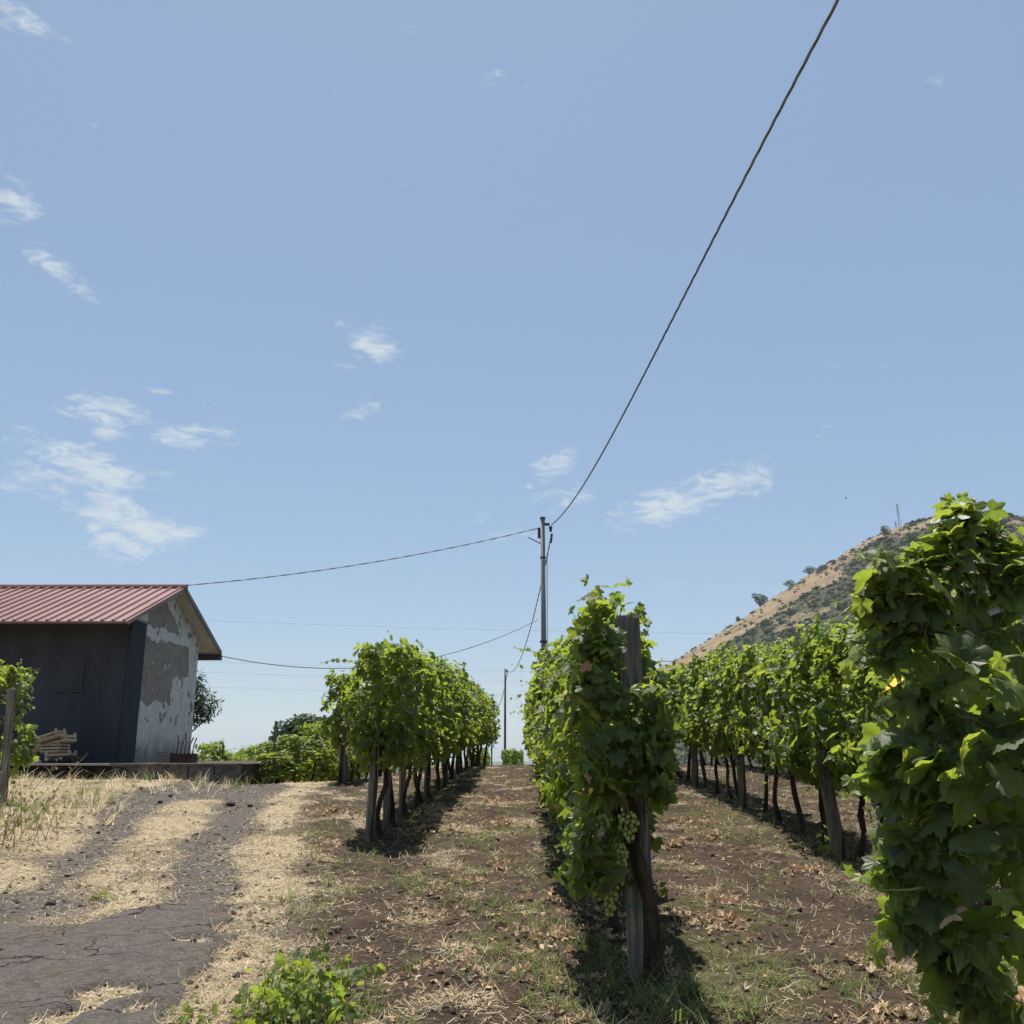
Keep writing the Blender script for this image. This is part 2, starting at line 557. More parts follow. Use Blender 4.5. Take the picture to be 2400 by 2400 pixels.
# soil / straw / track ground
m, t = new_mat('vineyard_soil')
co = tcoord(t)
n1, n2, n3 = t.noise(co, 3.2, 6, .6), t.noise(co, 21, 6, .65), t.noise(co, 90, 4, .6)
soil = t.mix(t.smooth(n1, .32, .7), (.036, .025, .018), (.080, .056, .038))
soil = t.mix(t.smooth(n2, .40, .68, 0, .55), soil, (.032, .024, .019))
soil = t.mix(t.smooth(n3, .62, .78, 0, .5), soil, (.16, .125, .095))
soil = t.mix(t.smooth(t.attr('dust'), .2, .9, 0, .75), soil, t.mix(n2, (.13, .108, .086), (.23, .19, .15)))
fib1 = t.noise(t.mapping(co, (16, 70, 16), rot=(0, 0, .5)), 1.0, 5, .65, .8)
fib2 = t.noise(t.mapping(co, (75, 17, 16), rot=(0, 0, .3), loc=(5, 2, 0)), 1.0, 5, .65, .8)
fib = t.m('MAXIMUM', fib1, fib2)
straw_c = t.mix(t.smooth(fib, .44, .70), (.20, .155, .105), (.54, .445, .305))
straw_c = t.mix(t.smooth(n1, .45, .7, 0, .5), straw_c, (.34, .25, .145))
trk = t.mix(t.smooth(n2, .3, .7), (.056, .049, .043), (.122, .106, .092))
trk = t.mix(t.smooth(n3, .60, .75, 0, .7), trk, (.22, .195, .165))
a_s, a_t, a_g = t.attr('straw'), t.attr('track'), t.attr('green')
wob = t.m('ADD', t.m('MULTIPLY', t.m('SUBTRACT', n2, .5), .9), t.m('MULTIPLY', t.m('SUBTRACT', fib, .52), 1.3))
s_m = t.smooth(t.m('ADD', a_s, wob), .42, .72)
t_m = t.smooth(t.m('ADD', a_t, t.m('MULTIPLY', wob, .9)), .30, .52)
c = t.mix(t_m, soil, trk)
c = t.mix(s_m, c, straw_c)
c = t.mix(t.smooth(t.m('ADD', a_g, t.m('MULTIPLY', wob, .6)), .55, 1.0, 0, .45), c, (.095, .105, .035))
c = t.mix(t.smooth(a_g, 1.1, 1.7), c, (.055, .068, .034))
h = t.m('ADD', t.m('ADD', t.m('MULTIPLY', n2, 1.0), t.m('MULTIPLY', n3, .35)), t.m('MULTIPLY', t.m('MULTIPLY', fib, s_m), .8))
finish(t, principled(t, c, .95, .12, t.bump(h, .8, .035)))
M['soil'] = m
ground = link('ground', mesh_np('ground', Vg, Fg, {'straw': straw.ravel(), 'track': track.ravel(), 'green': green.ravel(), 'dust': (1 - sst(-.5, .7, GX - edge)).ravel()}, True, 'soil'), kind='structure')

# cracked asphalt slab in the foreground of the track
m, t = new_mat('cracked_asphalt')
co = tcoord(t)
n1, n2, n3 = t.noise(co, 2.0, 5), t.noise(co, 60, 5, .7), t.noise(co, 190, 3, .6)
wv = t.n('ShaderNodeVectorMath', operation='ADD')
t.l(co, wv.inputs[0])
nd = t.n('ShaderNodeTexNoise')
t.l(co, nd.inputs['Vector']); nd.inputs['Scale'].default_value = 3.5; nd.inputs['Detail'].default_value = 6
sc_ = t.n('ShaderNodeVectorMath', operation='SCALE')
t.l(nd.outputs['Color'], sc_.inputs[0]); sc_.inputs['Scale'].default_value = .55
t.l(sc_.outputs[0], wv.inputs[1])


def cracks(scale, wdt, seed):
    vo = t.n('ShaderNodeTexVoronoi', feature='DISTANCE_TO_EDGE')
    t.l(t.mapping(wv.outputs[0], (.8, 1.5, 1), loc=(seed, seed * .7, 0)), vo.inputs['Vector'])
    vo.inputs['Scale'].default_value = scale
    return t.smooth(vo.outputs['Distance'], 0, wdt, 1, 0)


cr = t.m('MAXIMUM', t.m('MULTIPLY', cracks(1.15, .014, 1.0), t.smooth(t.noise(co, 1.3, 2), .34, .46)), t.m('MULTIPLY', cracks(3.1, .014, 4.0), t.smooth(n1, .52, .62)))
n4 = t.noise(co, 13, 5, .65, .5)
c = t.mix(t.smooth(n2, .32, .70), (.084, .073, .064), (.215, .188, .165))
c = t.mix(t.smooth(n3, .55, .72, 0, .6), c, (.30, .26, .22))
c = t.mix(t.smooth(n1, .4, .7, 0, .5), c, (.17, .14, .11))
c = t.mix(t.smooth(n4, .42, .66, 0, .45), c, (.055, .047, .042))
c = t.mix(cr, c, t.mix(t.smooth(n1, .50, .60), (.010, .009, .008), (.34, .26, .15)))
h = t.m('SUBTRACT', t.m('ADD', t.m('ADD', t.m('MULTIPLY', n2, 1.0), t.m('MULTIPLY', n4, 1.6)), t.m('MULTIPLY', n3, .4)), t.m('MULTIPLY', cr, 2.2))
finish(t, principled(t, c, .92, .2, t.bump(h, 1.0, .030)))
M['asphalt'] = m
ax, ay = np.arange(-7, -.6, .05), np.arange(3.2, 9.5, .05)
AX, AY = np.meshgrid(ax, ay)
WX2, WY2 = AX + .40 * (fbm(AX * 3.4, AY * 3, 31) - .5), AY + .6 * (fbm(AX * 3, AY * 2.6, 37) - .5)
am = blur(poly_mask(WX2, WY2, ASPHALT).astype(float), 2)
am2 = am + (fbm(AX * 7, AY * 7, 71) - .5) * .9 * (am < .995)
am2 = am2 - .75 * sst(.60, .68, fbm(AX * 2.3, AY * 2.3, 77)) * sst(.9, .0, np.abs(AX - np.interp(AY, [3, 5.5, 7.5, 9], [-1.9, -2.1, -2.2, -2.4])))
AZ = G(AX, AY) + .026 + .012 * (fbm(AX * 4, AY * 4, 72) - .5) - .09 * sst(.62, .30, am2)
keep = (am2[:-1, :-1] > .12) | (am2[1:, :-1] > .12) | (am2[:-1, 1:] > .12) | (am2[1:, 1:] > .12)
na = AX.shape[1]
ii = np.arange((AX.shape[0] - 1) * na).reshape(AX.shape[0] - 1, na)[:, :-1][keep]
link('road', mesh_np('road', np.stack([AX, AY, AZ], -1).reshape(-1, 3), np.stack([ii, ii + 1, ii + na + 1, ii + na], -1), None, True, 'asphalt'), kind='structure')


# ------------------------------------------------------------------ leaves
def leaf_template(outline, ring=False, droop=.18, fold=.22, wave=.08, seed=0):
    """palmate leaf: petiole joint at the origin, tip along +Y, normal +Z; returns V, F, vein"""
    r = np.random.default_rng(seed)
    pts = [(a, rr) for a, rr in outline] + [(-a, rr) for a, rr in outline[::-1] if a != 0]
    pts = sorted(pts, key=lambda q: q[0])
    A = np.radians([q[0] for q in pts]); RR = np.array([q[1] for q in pts]) * (1 + r.uniform(-.05, .05, len(pts)))
    ph = r.uniform(0, 6.28)

    def z(x, y, rr, a):
        return fold * np.abs(x) - droop * rr ** 2 * (1.2 if ring else 1) + wave * np.sin(3 * a + ph) * rr + wave * .6 * np.sin(7 * a + ph) * rr ** 2 - .12 * np.abs(x) ** 2
    x, y = RR * np.sin(A), RR * np.cos(A)
    V = [(0, 0, 0)]
    main = [0, 50, 108]
    vein_a = np.array([1.0 if any(abs(abs(q[0]) - mm) < 1 for mm in main) else 0.0 for q in pts])
    vein = [1.0]
    n = len(pts)
    Fc = []
    if ring:
        rm = .52
        V += list(zip(x * rm, y * rm, z(x * rm, y * rm, RR * rm, A))); vein += list(vein_a)
        V += list(zip(x, y, z(x, y, RR, A))); vein += list(vein_a)
        for i in range(n - 1):
            Fc += [(0, i + 2, i + 1), (1 + i, 2 + i, 1 + n + i), (2 + i, 2 + n + i, 1 + n + i)]
    else:
        V += list(zip(x, y, z(x, y, RR, A))); vein += list(vein_a)
        Fc += [(0, i + 2, i + 1) for i in range(n - 1)]
    V = np.array(V, float)
    Fc = np.array(Fc)[:, ::-1] if True else np.array(Fc)
    # face up
    nrm = np.cross(V[Fc[0, 1]] - V[Fc[0, 0]], V[Fc[0, 2]] - V[Fc[0, 0]])
    if nrm[2] < 0:
        Fc = Fc[:, ::-1]
    return V, Fc, np.array(vein)


OUT_HI = [(0, 1.0), (7, .88), (13, .90), (19, .74), (26, .72), (32, .60), (39, .76), (44, .77), (50, .93), (57, .82), (63, .82), (70, .66), (79, .57), (88, .68), (95, .67), (108, .80), (117, .67), (127, .66), (138, .55), (150, .53), (163, .40), (176, .14)]
OUT_MID = [(0, 1.0), (16, .80), (30, .60), (50, .92), (64, .75), (79, .56), (108, .78), (130, .60), (155, .46), (176, .13)]
OUT_LOW = [(0, 1.0), (30, .66), (50, .90), (80, .60), (108, .74), (150, .5)]
HI = [leaf_template(OUT_HI, True, dr, fo, wa, s) for s, (dr, fo, wa) in enumerate([(.2, .25, .09), (.32, .12, .12), (.12, .38, .07), (.42, .2, .12), (.05, .15, .16), (.28, .45, .1)])]
MID = [leaf_template(OUT_MID, False, dr, fo, wa, s + 20) for s, (dr, fo, wa) in enumerate([(.2, .25, .09), (.35, .15, .12), (.12, .4, .08), (.3, .3, .14)])]
LOW = [leaf_template(OUT_LOW, False, dr, fo, wa, s + 40) for s, (dr, fo, wa) in enumerate([(.2, .25, .1), (.35, .15, .14), (.12, .4, .1)])]


def leaf_mesh_objs(mat):
    out = []
    for V, Fc, ve in HI:
        pet = MB()   # petiole: a thin stalk running back from the joint
        pet.tube([(0, 0, 0), (0, -.25, -.06), (.03, -.6, -.22)], [.022, .018, .018], 4, False)
        q = np.array(pet.v)
        F2 = [tuple(f) for f in Fc] + [tuple(i + len(V) for i in f) for f in pet.f]
        out.append(mesh_np('leaf', np.vstack([V, q]), F2, {'vein': np.concatenate([ve, np.full(len(q), 1.0)])}, True, mat))
    return out


LEAF_ME = leaf_mesh_objs('leaf')
LEAF_ME_Y = leaf_mesh_objs('leaf_young')


def norm(a):
    return a / (np.linalg.norm(a, axis=-1, keepdims=True) + 1e-9)


def frames(nrm, tip):
    """(N,3,3) matrices whose columns are leaf x, y(tip), z(normal)"""
    nrm = norm(nrm)
    tip = norm(tip - nrm * np.sum(tip * nrm, -1, keepdims=True))
    return np.stack([np.cross(tip, nrm), tip, nrm], -1)


def scatter(temps, pick, Mx, S, P, tint):
    """join transformed templates into arrays (all triangles)"""
    Vs, Fs, ti, ve = [], [], [], []
    off = 0
    for k, tp in enumerate(temps):
        V, Fc = tp[0], tp[1]
        vein = tp[2] if len(tp) > 2 else np.zeros(len(V))
        idx = np.where(pick == k)[0]
        if len(idx) == 0:
            continue
        W = np.einsum('nij,vj->nvi', Mx[idx], V) * S[idx, None, None] + P[idx, None, :]
        Vs.append(W.reshape(-1, 3))
        f = Fc[None] + (np.arange(len(idx)) * len(V))[:, None, None] + off
        Fs.append(f.reshape(-1, 3))
        off += len(idx) * len(V)
        ti.append(np.repeat(tint[idx], len(V)))
        ve.append(np.tile(vein, len(idx)))
    return np.concatenate(Vs), np.concatenate(Fs), {'tint': np.concatenate(ti), 'vein': np.concatenate(ve)}


def leaf_pose(rng, out_dir, n, up=.95, rnd=.78, droop=.6):
    nr = out_dir + np.array([0, 0, up]) + rng.normal(0, rnd, (n, 3))
    tp = out_dir * .5 + np.array([0, 0, -droop]) + rng.normal(0, .45, (n, 3))
    return frames(nr, tp)


def canopy(rng, n, z0, z1, wx, ly, size, lump=.20, seed=0, n_shoots=6, shoot_len=(.2, .5), drape=0.0, side_p=.12):
    """leaves of one vine of a row: row runs along local Y, thickness along X"""
    zc, hz = (z0 + z1) / 2, (z1 - z0) / 2
    y = rng.uniform(-ly, ly, n * 2)
    ph = rng.uniform(0, 2 * math.pi, n * 2)
    # recesses between the shoots: few leaves there, the dark inside shows
    gap = vnoise(ph * 2.1 + 3, y * 4.2 + 11, seed + 5) < .36
    kp_ = np.where(~gap | (rng.random(n * 2) < .22))[0][:n]
    n = len(kp_)
    y, ph = y[kp_], ph[kp_]
    rr = np.where(rng.random(n) < .74, 1.04 - np.abs(rng.normal(0, .20, n)), np.sqrt(rng.random(n)))
    lum = 1 + lump * 2 * (vnoise(ph * 1.6 + 10, y * 2.6 + 7, seed) - .5) + lump * 1.2 * (vnoise(ph * 4, y * 6, seed + 9) - .5)
    cx, cz = np.sign(np.cos(ph)) * np.abs(np.cos(ph)) ** .58, np.sign(np.sin(ph)) * np.abs(np.sin(ph)) ** .62
    taper = 1 - .20 * np.maximum(cz, 0)          # narrower towards the top
    x = wx * cx * rr * lum * taper
    z = zc + hz * cz * rr * (1 + .5 * (lum - 1))
    z -= drape * np.abs(cx) * np.maximum(-cz, 0)
    P = np.stack([x, y, z], -1)
    outd = norm(np.stack([cx / wx * .35, rng.normal(0, .25, n), cz / hz * .35], -1))
    Mx = leaf_pose(rng, outd, n)
    S = size * rng.uniform(.55, 1.35, n)
    young = (cz > .75) & (rng.random(n) < .35)
    shoots = []
    PP, MM, SS, YY = [P], [Mx], [S], [young]
    for k in range(n_shoots):
        L = rng.uniform(*shoot_len)
        a = rng.uniform(-1.0, 1.0)
        base = np.array([rng.uniform(-.5, .5) * wx, rng.uniform(-ly, ly), z1 - .22])
        if rng.random() < side_p:    # shoot leaving the side of the canopy
            base = np.array([np.sign(rng.random() - .5) * wx * .8, rng.uniform(-ly, ly), rng.uniform(zc, z1)])
            d = norm(np.array([np.sign(base[0]) * .8, rng.normal(0, .5), .35]))
        else:
            d = norm(np.array([a * .45, rng.normal(0, .35), 1.0]))
        m_ = max(4, int(L / .055))
        tt = np.linspace(0, 1, m_)
        path = base + d * (tt[:, None] * L) + np.array([0, 0, -1]) * (tt[:, None] ** 2) * L * rng.uniform(.05, .45)
        shoots.append(path)
        side = np.where(np.arange(m_) % 2 == 0, 1, -1)[:, None] * norm(np.cross(d, [.3, .2, 1.0]))
        PP.append(path + side * .03)
        MM.append(leaf_pose(rng, norm(side + rng.normal(0, .5, (m_, 3))), m_, .6, .4, .2))
        SS.append(size * np.linspace(.85, .28, m_) * rng.uniform(.8, 1.1, m_))
        YY.append(tt > .35)
    for k in range(7):
        L = rng.uniform(.15, .42)
        base = np.array([rng.choice([-1, 1]) * rng.uniform(.45, .95) * wx, rng.uniform(-ly, ly), z0 + rng.uniform(.05, .3)])
        m_ = max(3, int(L / .05))
        tt = np.linspace(0, 1, m_)
        path = base + np.stack([np.sign(base[0]) * .05 * tt, rng.normal(0, .1) * tt, -L * tt], -1)
        PP.append(path + rng.normal(0, .03, (m_, 3)))
        MM.append(leaf_pose(rng, norm(np.stack([np.full(m_, np.sign(base[0])), np.zeros(m_), np.zeros(m_)], -1) + rng.normal(0, .5, (m_, 3))), m_))
        SS.append(size * np.linspace(1.0, .45, m_) * rng.uniform(.7, 1.1, m_))
        YY.append(np.zeros(m_, bool))
    P, Mx, S, Y = np.concatenate(PP), np.concatenate(MM), np.concatenate(SS), np.concatenate(YY)
    return P, Mx, S, Y, shoots


def cap_leaves(rng, n, xr, yr, zr, size, toward=(0, -1, .1)):
    """leaves closing the end of a row, facing out of it"""
    P = np.stack([rng.uniform(*xr, n), rng.uniform(*yr, n), rng.uniform(*zr, n)], -1)
    od = norm(np.array(toward) + rng.normal(0, .45, (n, 3)))
    return P, leaf_pose(rng, od, n), size * rng.uniform(.55, 1.3, n), rng.random(n) < .06


def foliage_mesh(rng, P, Mx, S, young, temps, name='foliage', mat='leaf_far'):
    n = len(P)
    pick = rng.integers(0, len(temps), n)
    V, Fc, at_ = scatter(temps, pick, Mx, S, P, rng.random(n))
    me = mesh_np(name, V, Fc, at_, False, mat)
    me.materials.append(M['leaf_young'])
    # young leaves take the second material
    fi = []
    for k in range(len(temps)):
        idx = np.where(pick == k)[0]
        fi.append(np.repeat(young[idx], len(temps[k][1])))
    me.polygons.foreach_set('material_index', np.concatenate(fi).astype(np.int32))
    return me


def trunk_mesh(rng, h, r0=.035, lean=.1, mat='bark', arms=2, zarm=None):
    b = MB()
    n = 9
    off = np.cumsum(rng.normal(0, .024, (n, 2)), 0)
    off[0] = 0
    ln = rng.normal(0, lean, 2)
    pts = [(off[i, 0] + ln[0] * (i / (n - 1)), off[i, 1] + ln[1] * (i / (n - 1)), -.06 + (h + .06) * i / (n - 1)) for i in range(n)]
    rad = [r0 * (1.35 - .5 * i / (n - 1)) * rng.uniform(.85, 1.18) for i in range(n)]
    rad[0] *= 1.25
    b.tube(pts, rad, 7)
    for k in range(arms):
        s = 1 if k % 2 else -1
        p0 = Vector(pts[-1])
        ap = [p0, p0 + Vector((.05 * rng.normal(), s * .15, .09)), p0 + Vector((.08 * rng.normal(), s * .38, .13)), p0 + Vector((.1 * rng.normal(), s * .55, .30))]
        b.tube(ap, [r0 * .75, r0 * .6, r0 * .45, r0 * .25], 6)
    return b.mesh('trunk', mat, True)


def make_foliage_set(n_var, n, z0, z1, wx, size, temps, seed, **kw):
    out = []
    for k in range(n_var):
        rng = np.random.default_rng(seed + k)
        P, Mx, S, Y, sh = canopy(rng, n, z0, z1, wx, .62, size, seed=seed + k, **kw)
        out.append(foliage_mesh(rng, P, Mx, S, Y, temps))
    return out


FOL_A = make_foliage_set(5, 860, .56, 2.00, .34, .078, LOW, 100, lump=.42, n_shoots=12)
FOL_B = make_foliage_set(6, 780, .80, 2.06, .36, .078, LOW, 200, lump=.46, n_shoots=12)
TR_B = [trunk_mesh(np.random.default_rng(300 + k), 1.15, .027, .10) for k in range(6)]
ORD = ('first second third fourth fifth sixth seventh eighth ninth tenth eleventh twelfth thirteenth fourteenth fifteenth sixteenth seventeenth '
       'eighteenth nineteenth twentieth twenty-first twenty-second twenty-third twenty-fourth twenty-fifth twenty-sixth twenty-seventh twenty-eighth twenty-ninth thirtieth').split()


def row_vine(x, y, fol, tr, label, group, rz=0.0, sc=1.0):
    v = thing('grapevine', label, 'grapevine', (x, y, g(x, y)), group, rz)
    v.scale = (1 + .14 * math.sin(x * 3.3 + y * 5.9), 1, sc * (1 + .07 * math.sin(x * 7.1 + y * 3.7)))
    link('trunk', tr, v)
    f = link('foliage', fol, v, kind='stuff')
    return v


def near_vine(x, y, P, Mx, S, young, shoots, n_obj, label, group, seed, trunk=None, cane=True):
    """a vine close to the camera: its largest-showing leaves are objects of their own, the rest one mass"""
    rng = np.random.default_rng(seed)
    z = g(x, y)
    v = thing('grapevine', label, 'grapevine', (x, y, z), group)
    if trunk is not None:
        link('trunk', trunk, v)
    world = P + np.array([x, y, z])
    view = world - np.array([0, 0, EYE])
    d = np.linalg.norm(view, axis=1)
    # nearest and largest first
    score = S / d * (1 + .25 * rng.random(len(d)))
    az_, ez_ = view[:, 0] / view[:, 1], view[:, 2] / view[:, 1]
    cell = np.round(az_ / .028) * 1000 + np.round(ez_ / .028)
    order = np.argsort(d)
    seen, front = {}, np.zeros(len(d), bool)
    for i in order:
        c_ = seen.get(cell[i], 0)
        if c_ < 3:
            front[i] = True
            seen[cell[i]] = c_ + 1
    score = np.where(front, score + 1, score)
    top = np.argsort(-score)[:n_obj]
    rest = np.setdiff1d(np.arange(len(P)), top)
    if len(rest):
        link('foliage', foliage_mesh(rng, P[rest], Mx[rest], S[rest], young[rest], MID, mat='leaf'), v, kind='stuff')
    for i in top:
        me = (LEAF_ME_Y if young[i] else LEAF_ME)[int(rng.integers(0, 6))]
        o = link('leaf', me, v)
        M4 = Matrix([[*(Mx[i, r_] * S[i]), P[i, r_]] for r_ in range(3)] + [[0, 0, 0, 1]])
        o.matrix_local = M4
    if cane and shoots:
        for path in shoots:
            b = MB()
            pts = [tuple(q) for q in path]
            b.tube(pts, list(np.linspace(.0045, .002, len(pts))), 5)
            link('shoot', b.mesh('shoot', 'cane', True), v)
    return v


def post_mesh(rng, h, wd, round_=False, lean=(0, 0)):
    """weathered timber post: uneven section, worn top, bevelled edges"""
    n = 12
    b = MB()
    lv = [-.25, 0, h * .25, h * .5, h * .75, h - .02, h]
    V, Fc = [], []
    for i, z in enumerate(lv):
        for j in range(n):
            a = 2 * math.pi * j / n + math.pi / 12
            sq = 1.0 if round_ else min(1 / abs(math.cos(a)), 1 / abs(math.sin(a))) ** .75
            r_ = wd / 2 * sq * (1 + .06 * rng.normal()) * (1 - .06 * z / h)
            if i == len(lv) - 1:
                r_ *= .93
            V.append((r_ * math.cos(a) + lean[0] * z, r_ * math.sin(a) + lean[1] * z, z + (rng.normal() * .006 if i == len(lv) - 1 else 0)))
    for i in range(len(lv) - 1):
        for j in range(n):
            k = (j + 1) % n
            Fc.append((i * n + j, i * n + k, (i + 1) * n + k, (i + 1) * n + j))
    Fc.append(tuple((len(lv) - 1) * n + j for j in range(n)))
    b.add(V, Fc)
    return b.mesh('post', 'wood', False)


# ------------------------------------------------------------------ the shed
HX1, HX0, HY0, HY1, HZ = -9.27, -16.0, 22.5, 27.3, 1.40
RY, RZ, EY0, EY1, EZ, RX1 = 24.75, 5.85, 21.3, 28.2, 4.50, -8.86
shed = thing('shed', 'dark grey rendered shed with red ribbed metal roof and patchy white gable', 'shed', (HX1, HY0, HZ))


def hl(x, y, z):
    return (x - HX1, y - HY0, z - HZ)


def under(y):     # underside of the roof
    return (RZ - (RY - y) * (RZ - EZ) / (RY - EY0) if y < RY else RZ - (y - RY) * (RZ - EZ) / (EY1 - RY)) - .09


m, t = new_mat('dark_render')
co = tcoord(t)
n1, n2 = t.noise(t.mapping(co, (1, 1, .35)), 1.3, 5), t.noise(co, 40, 5, .65)
c = t.mix(t.smooth(n1, .3, .7), (.038, .042, .050), (.062, .068, .080))
c = t.mix(t.smooth(n2, .55, .8, 0, .5), c, (.085, .090, .102))
finish(t, principled(t, c, .85, .25, t.bump(n2, .5, .02)))
M['dark'] = m

m, t = new_mat('gable_plaster')
co = tcoord(t)
sp = t.n('ShaderNodeSeparateXYZ')
t.l(co, sp.inputs[0])
big, fine, mid = t.noise(co, 2.6, 6, .65, .3), t.noise(co, 30, 6, .65), t.noise(co, 7, 5, .6)
u = t.m('ADD', sp.outputs[1], t.m('MULTIPLY', t.m('SUBTRACT', big, .5), .55))
v = sp.outputs[2]
brown = t.m('SUBTRACT', 1.0, t.smooth(t.attr('plaster'), .35, .65))
white = t.mix(t.smooth(mid, .3, .7), (.52, .505, .475), (.66, .64, .60))
white = t.mix(t.smooth(t.noise(t.mapping(co, (5, 5, .7)), 1.4, 5, .6), .46, .72, 0, .5), white, (.34, .33, .31))
white = t.mix(t.smooth(t.m('ADD', sp.outputs[2], t.m('MULTIPLY', t.m('SUBTRACT', big, .5), 1.3)), .0, .75, .75, 0), white, (.15, .145, .14))
bc = t.mix(t.smooth(mid, .3, .7), (.19, .160, .135), (.31, .265, .225))
bc = t.mix(t.smooth(fine, .5, .75, 0, .6), bc, (.36, .32, .28))
bt = t.n('ShaderNodeTexBrick')
t.l(t.mapping(co, (1, 1, 1), rot=(R(90), 0, R(90))), bt.inputs['Vector'])
bt.inputs['Scale'].default_value = 1.0
bt.inputs['Brick Width'].default_value, bt.inputs['Row Height'].default_value, bt.inputs['Mortar Size'].default_value = .48, .25, .016
bt.inputs['Mortar Smooth'].default_value = .6
bc = t.mix(t.m('MULTIPLY', bt.outputs['Fac'], .55), bc, (.34, .31, .28))
c = t.mix(brown, white, bc)
band = t.smooth(t.m('ADD', sp.outputs[1], t.m('MULTIPLY', t.m('SUBTRACT', fine, .5), .04)), .86, .875, 1, 0)
band = t.m('MULTIPLY', band, t.smooth(v, 3.28, 3.40, 1, 0))
c = t.mix(band, c, (.048, .053, .063))
h = t.m('SUBTRACT', t.m('ADD', t.m('MULTIPLY', mid, .5), t.m('MULTIPLY', fine, .35)), t.m('MULTIPLY', brown, .15))
finish(t, principled(t, c, .92, .15, t.bump(h, .7, .03)))
M['gable'] = m

m, t = new_mat('red_metal_roof')
co = tcoord(t)
n1 = t.noise(co, 1.1, 4)
c = t.mix(t.smooth(n1, .3, .7), (.185, .092, .085), (.235, .125, .114))
c = t.mix(t.smooth(t.noise(t.mapping(co, (6, .6, .6)), 2, 4), .5, .75, 0, .35), c, (.29, .19, .175))
finish(t, principled(t, c, .42, .5))
M['roofred'] = m

b = MB()
b.add([hl(HX0, HY0, HZ - .3), hl(HX1 + .04, HY0, HZ - .3), hl(HX1 + .04, HY0, under(HY0)), hl(HX0, HY0, under(HY0)),
       hl(HX0, HY0 + .25, HZ - .3), hl(HX1 - .02, HY0 + .25, HZ - .3), hl(HX1 - .02, HY0 + .25, under(HY0)), hl(HX0, HY0 + .25, under(HY0))],
      [(0, 1, 2, 3), (5, 4, 7, 6), (1, 5, 6, 2), (4, 0, 3, 7), (3, 2, 6, 7)])
link('long_wall', b.mesh('long_wall', 'dark'), shed)
gy = [HY0 + .003, RY, HY1]
gv, gs = np.linspace(gy[0], gy[2], 150), np.linspace(0, 1, 130)
GVY, GVS = np.meshgrid(gv, gs)
top_z = np.where(GVY < RY, RZ - (RY - GVY) * (RZ - EZ) / (RY - EY0), RZ - (GVY - RY) * (RZ - EZ) / (EY1 - RY)) - .09
GVZ = (HZ - .3) + GVS * (top_z - HZ + .3)
lu, lv = GVY - HY0, GVZ - HZ
wu = lu + .22 * (fbm(GVY * 1.6, GVZ * 1.6, 301, 3) - .5) * 2 + .10 * (fbm(GVY * 7, GVZ * 7, 302, 3) - .5)
wv_ = lv + .14 * (fbm(GVY * 1.8, GVZ * 1.8, 303, 3) - .5) * 2 + .10 * (fbm(GVY * 7, GVZ * 7, 304, 3) - .5)
bare = ((wu < 3.0) & (wv_ > 1.42) & (wv_ < 2.98)) | ((wu > 2.4) & (wu < 4.15) & (wv_ > 2.25) & (wv_ < 3.05))
bare |= (wv_ > 3.30) & (wv_ < 4.05 - .62 * (wu - 2.25) - .12)
chips = fbm(GVY * 5, GVZ * 5, 305, 3)
bare = (bare & (chips < .66)) | ((chips > .70) & (lv > .9) & (lu > .9))
bare &= lu > .9
coat = blur(1.0 - bare.astype(float), 1)
GVX = np.full(GVY.shape, HX1 + .012) + .030 * sst(.35, .65, coat) + .012 * (fbm(GVY * 3, GVZ * 3, 306, 3) - .5)
n_g = len(gv)
ii = np.arange((len(gs) - 1) * n_g).reshape(len(gs) - 1, n_g)[:, :-1].ravel()
gable_me = mesh_np('gable_wall', np.stack([GVX - HX1, GVY - HY0, GVZ - HZ], -1).reshape(-1, 3), np.stack([ii, ii + 1, ii + n_g + 1, ii + n_g], -1), {'plaster': coat.ravel()}, False, 'gable')
link('gable_wall', gable_me, shed)
link('gable_core', MB().add([hl(HX1 - .2, y, z) for y, z in ((gy[0], HZ - .3), (gy[2], HZ - .3), (gy[2], under(gy[2]) - .01), (gy[1], under(gy[1]) - .01), (gy[0], under(gy[0]) - .01))] + [hl(HX1 - .02, y, z) for y, z in ((gy[0] + .01, HZ - .3), (gy[2], HZ - .3), (gy[2], under(gy[2]) - .01), (gy[1], under(gy[1]) - .01), (gy[0] + .01, under(gy[0]) - .01))], [(4, 3, 2, 1, 0), (5, 6, 7, 8, 9), (0, 1, 6, 5), (1, 2, 7, 6), (2, 3, 8, 7), (3, 4, 9, 8), (4, 0, 5, 9)]).mesh('gable_core', 'white_plaster'), shed)
b = MB().box(hl(HX0, HY1 - .25, HZ - .3), hl(HX1 - .25, HY1, under(HY1)))
link('rear_wall', b.mesh('rear_wall', 'gable'), shed)
# bricked-up window panel, pilaster and beam under the eave on the dark wall
p0, p1 = at(136, 1617, HY0), at(201, 1546, HY0)
b = MB().box(hl(p0.x, HY0 - .035, p0.z), hl(p1.x, HY0 + .01, p1.z))
win = link('blind_window', b.mesh('blind_window', 'dark'), shed)
b = MB().box(hl(p0.x - .05, HY0 - .06, p0.z - .06), hl(p1.x + .05, HY0 + .01, p0.z - .005))
link('sill', b.mesh('sill', 'dark'), win)
p2 = at(240, 1700, HY0)
link('plinth_panel', MB().box(hl(HX1 - .55, HY0 - .03, HZ - .2), hl(HX1 - .035, HY0 + .01, under(HY0) - .04)).mesh('plinth_panel', 'dark'), shed)
link('eave_beam', MB().box(hl(HX0, HY0 - .10, 4.42), hl(HX1 - .04, HY0 - .033, under(HY0) - .03)).mesh('eave_beam', 'dark'), shed)
# roof: two slopes of sheet, ribs, ridge cap, soffit and gutter
th = .05


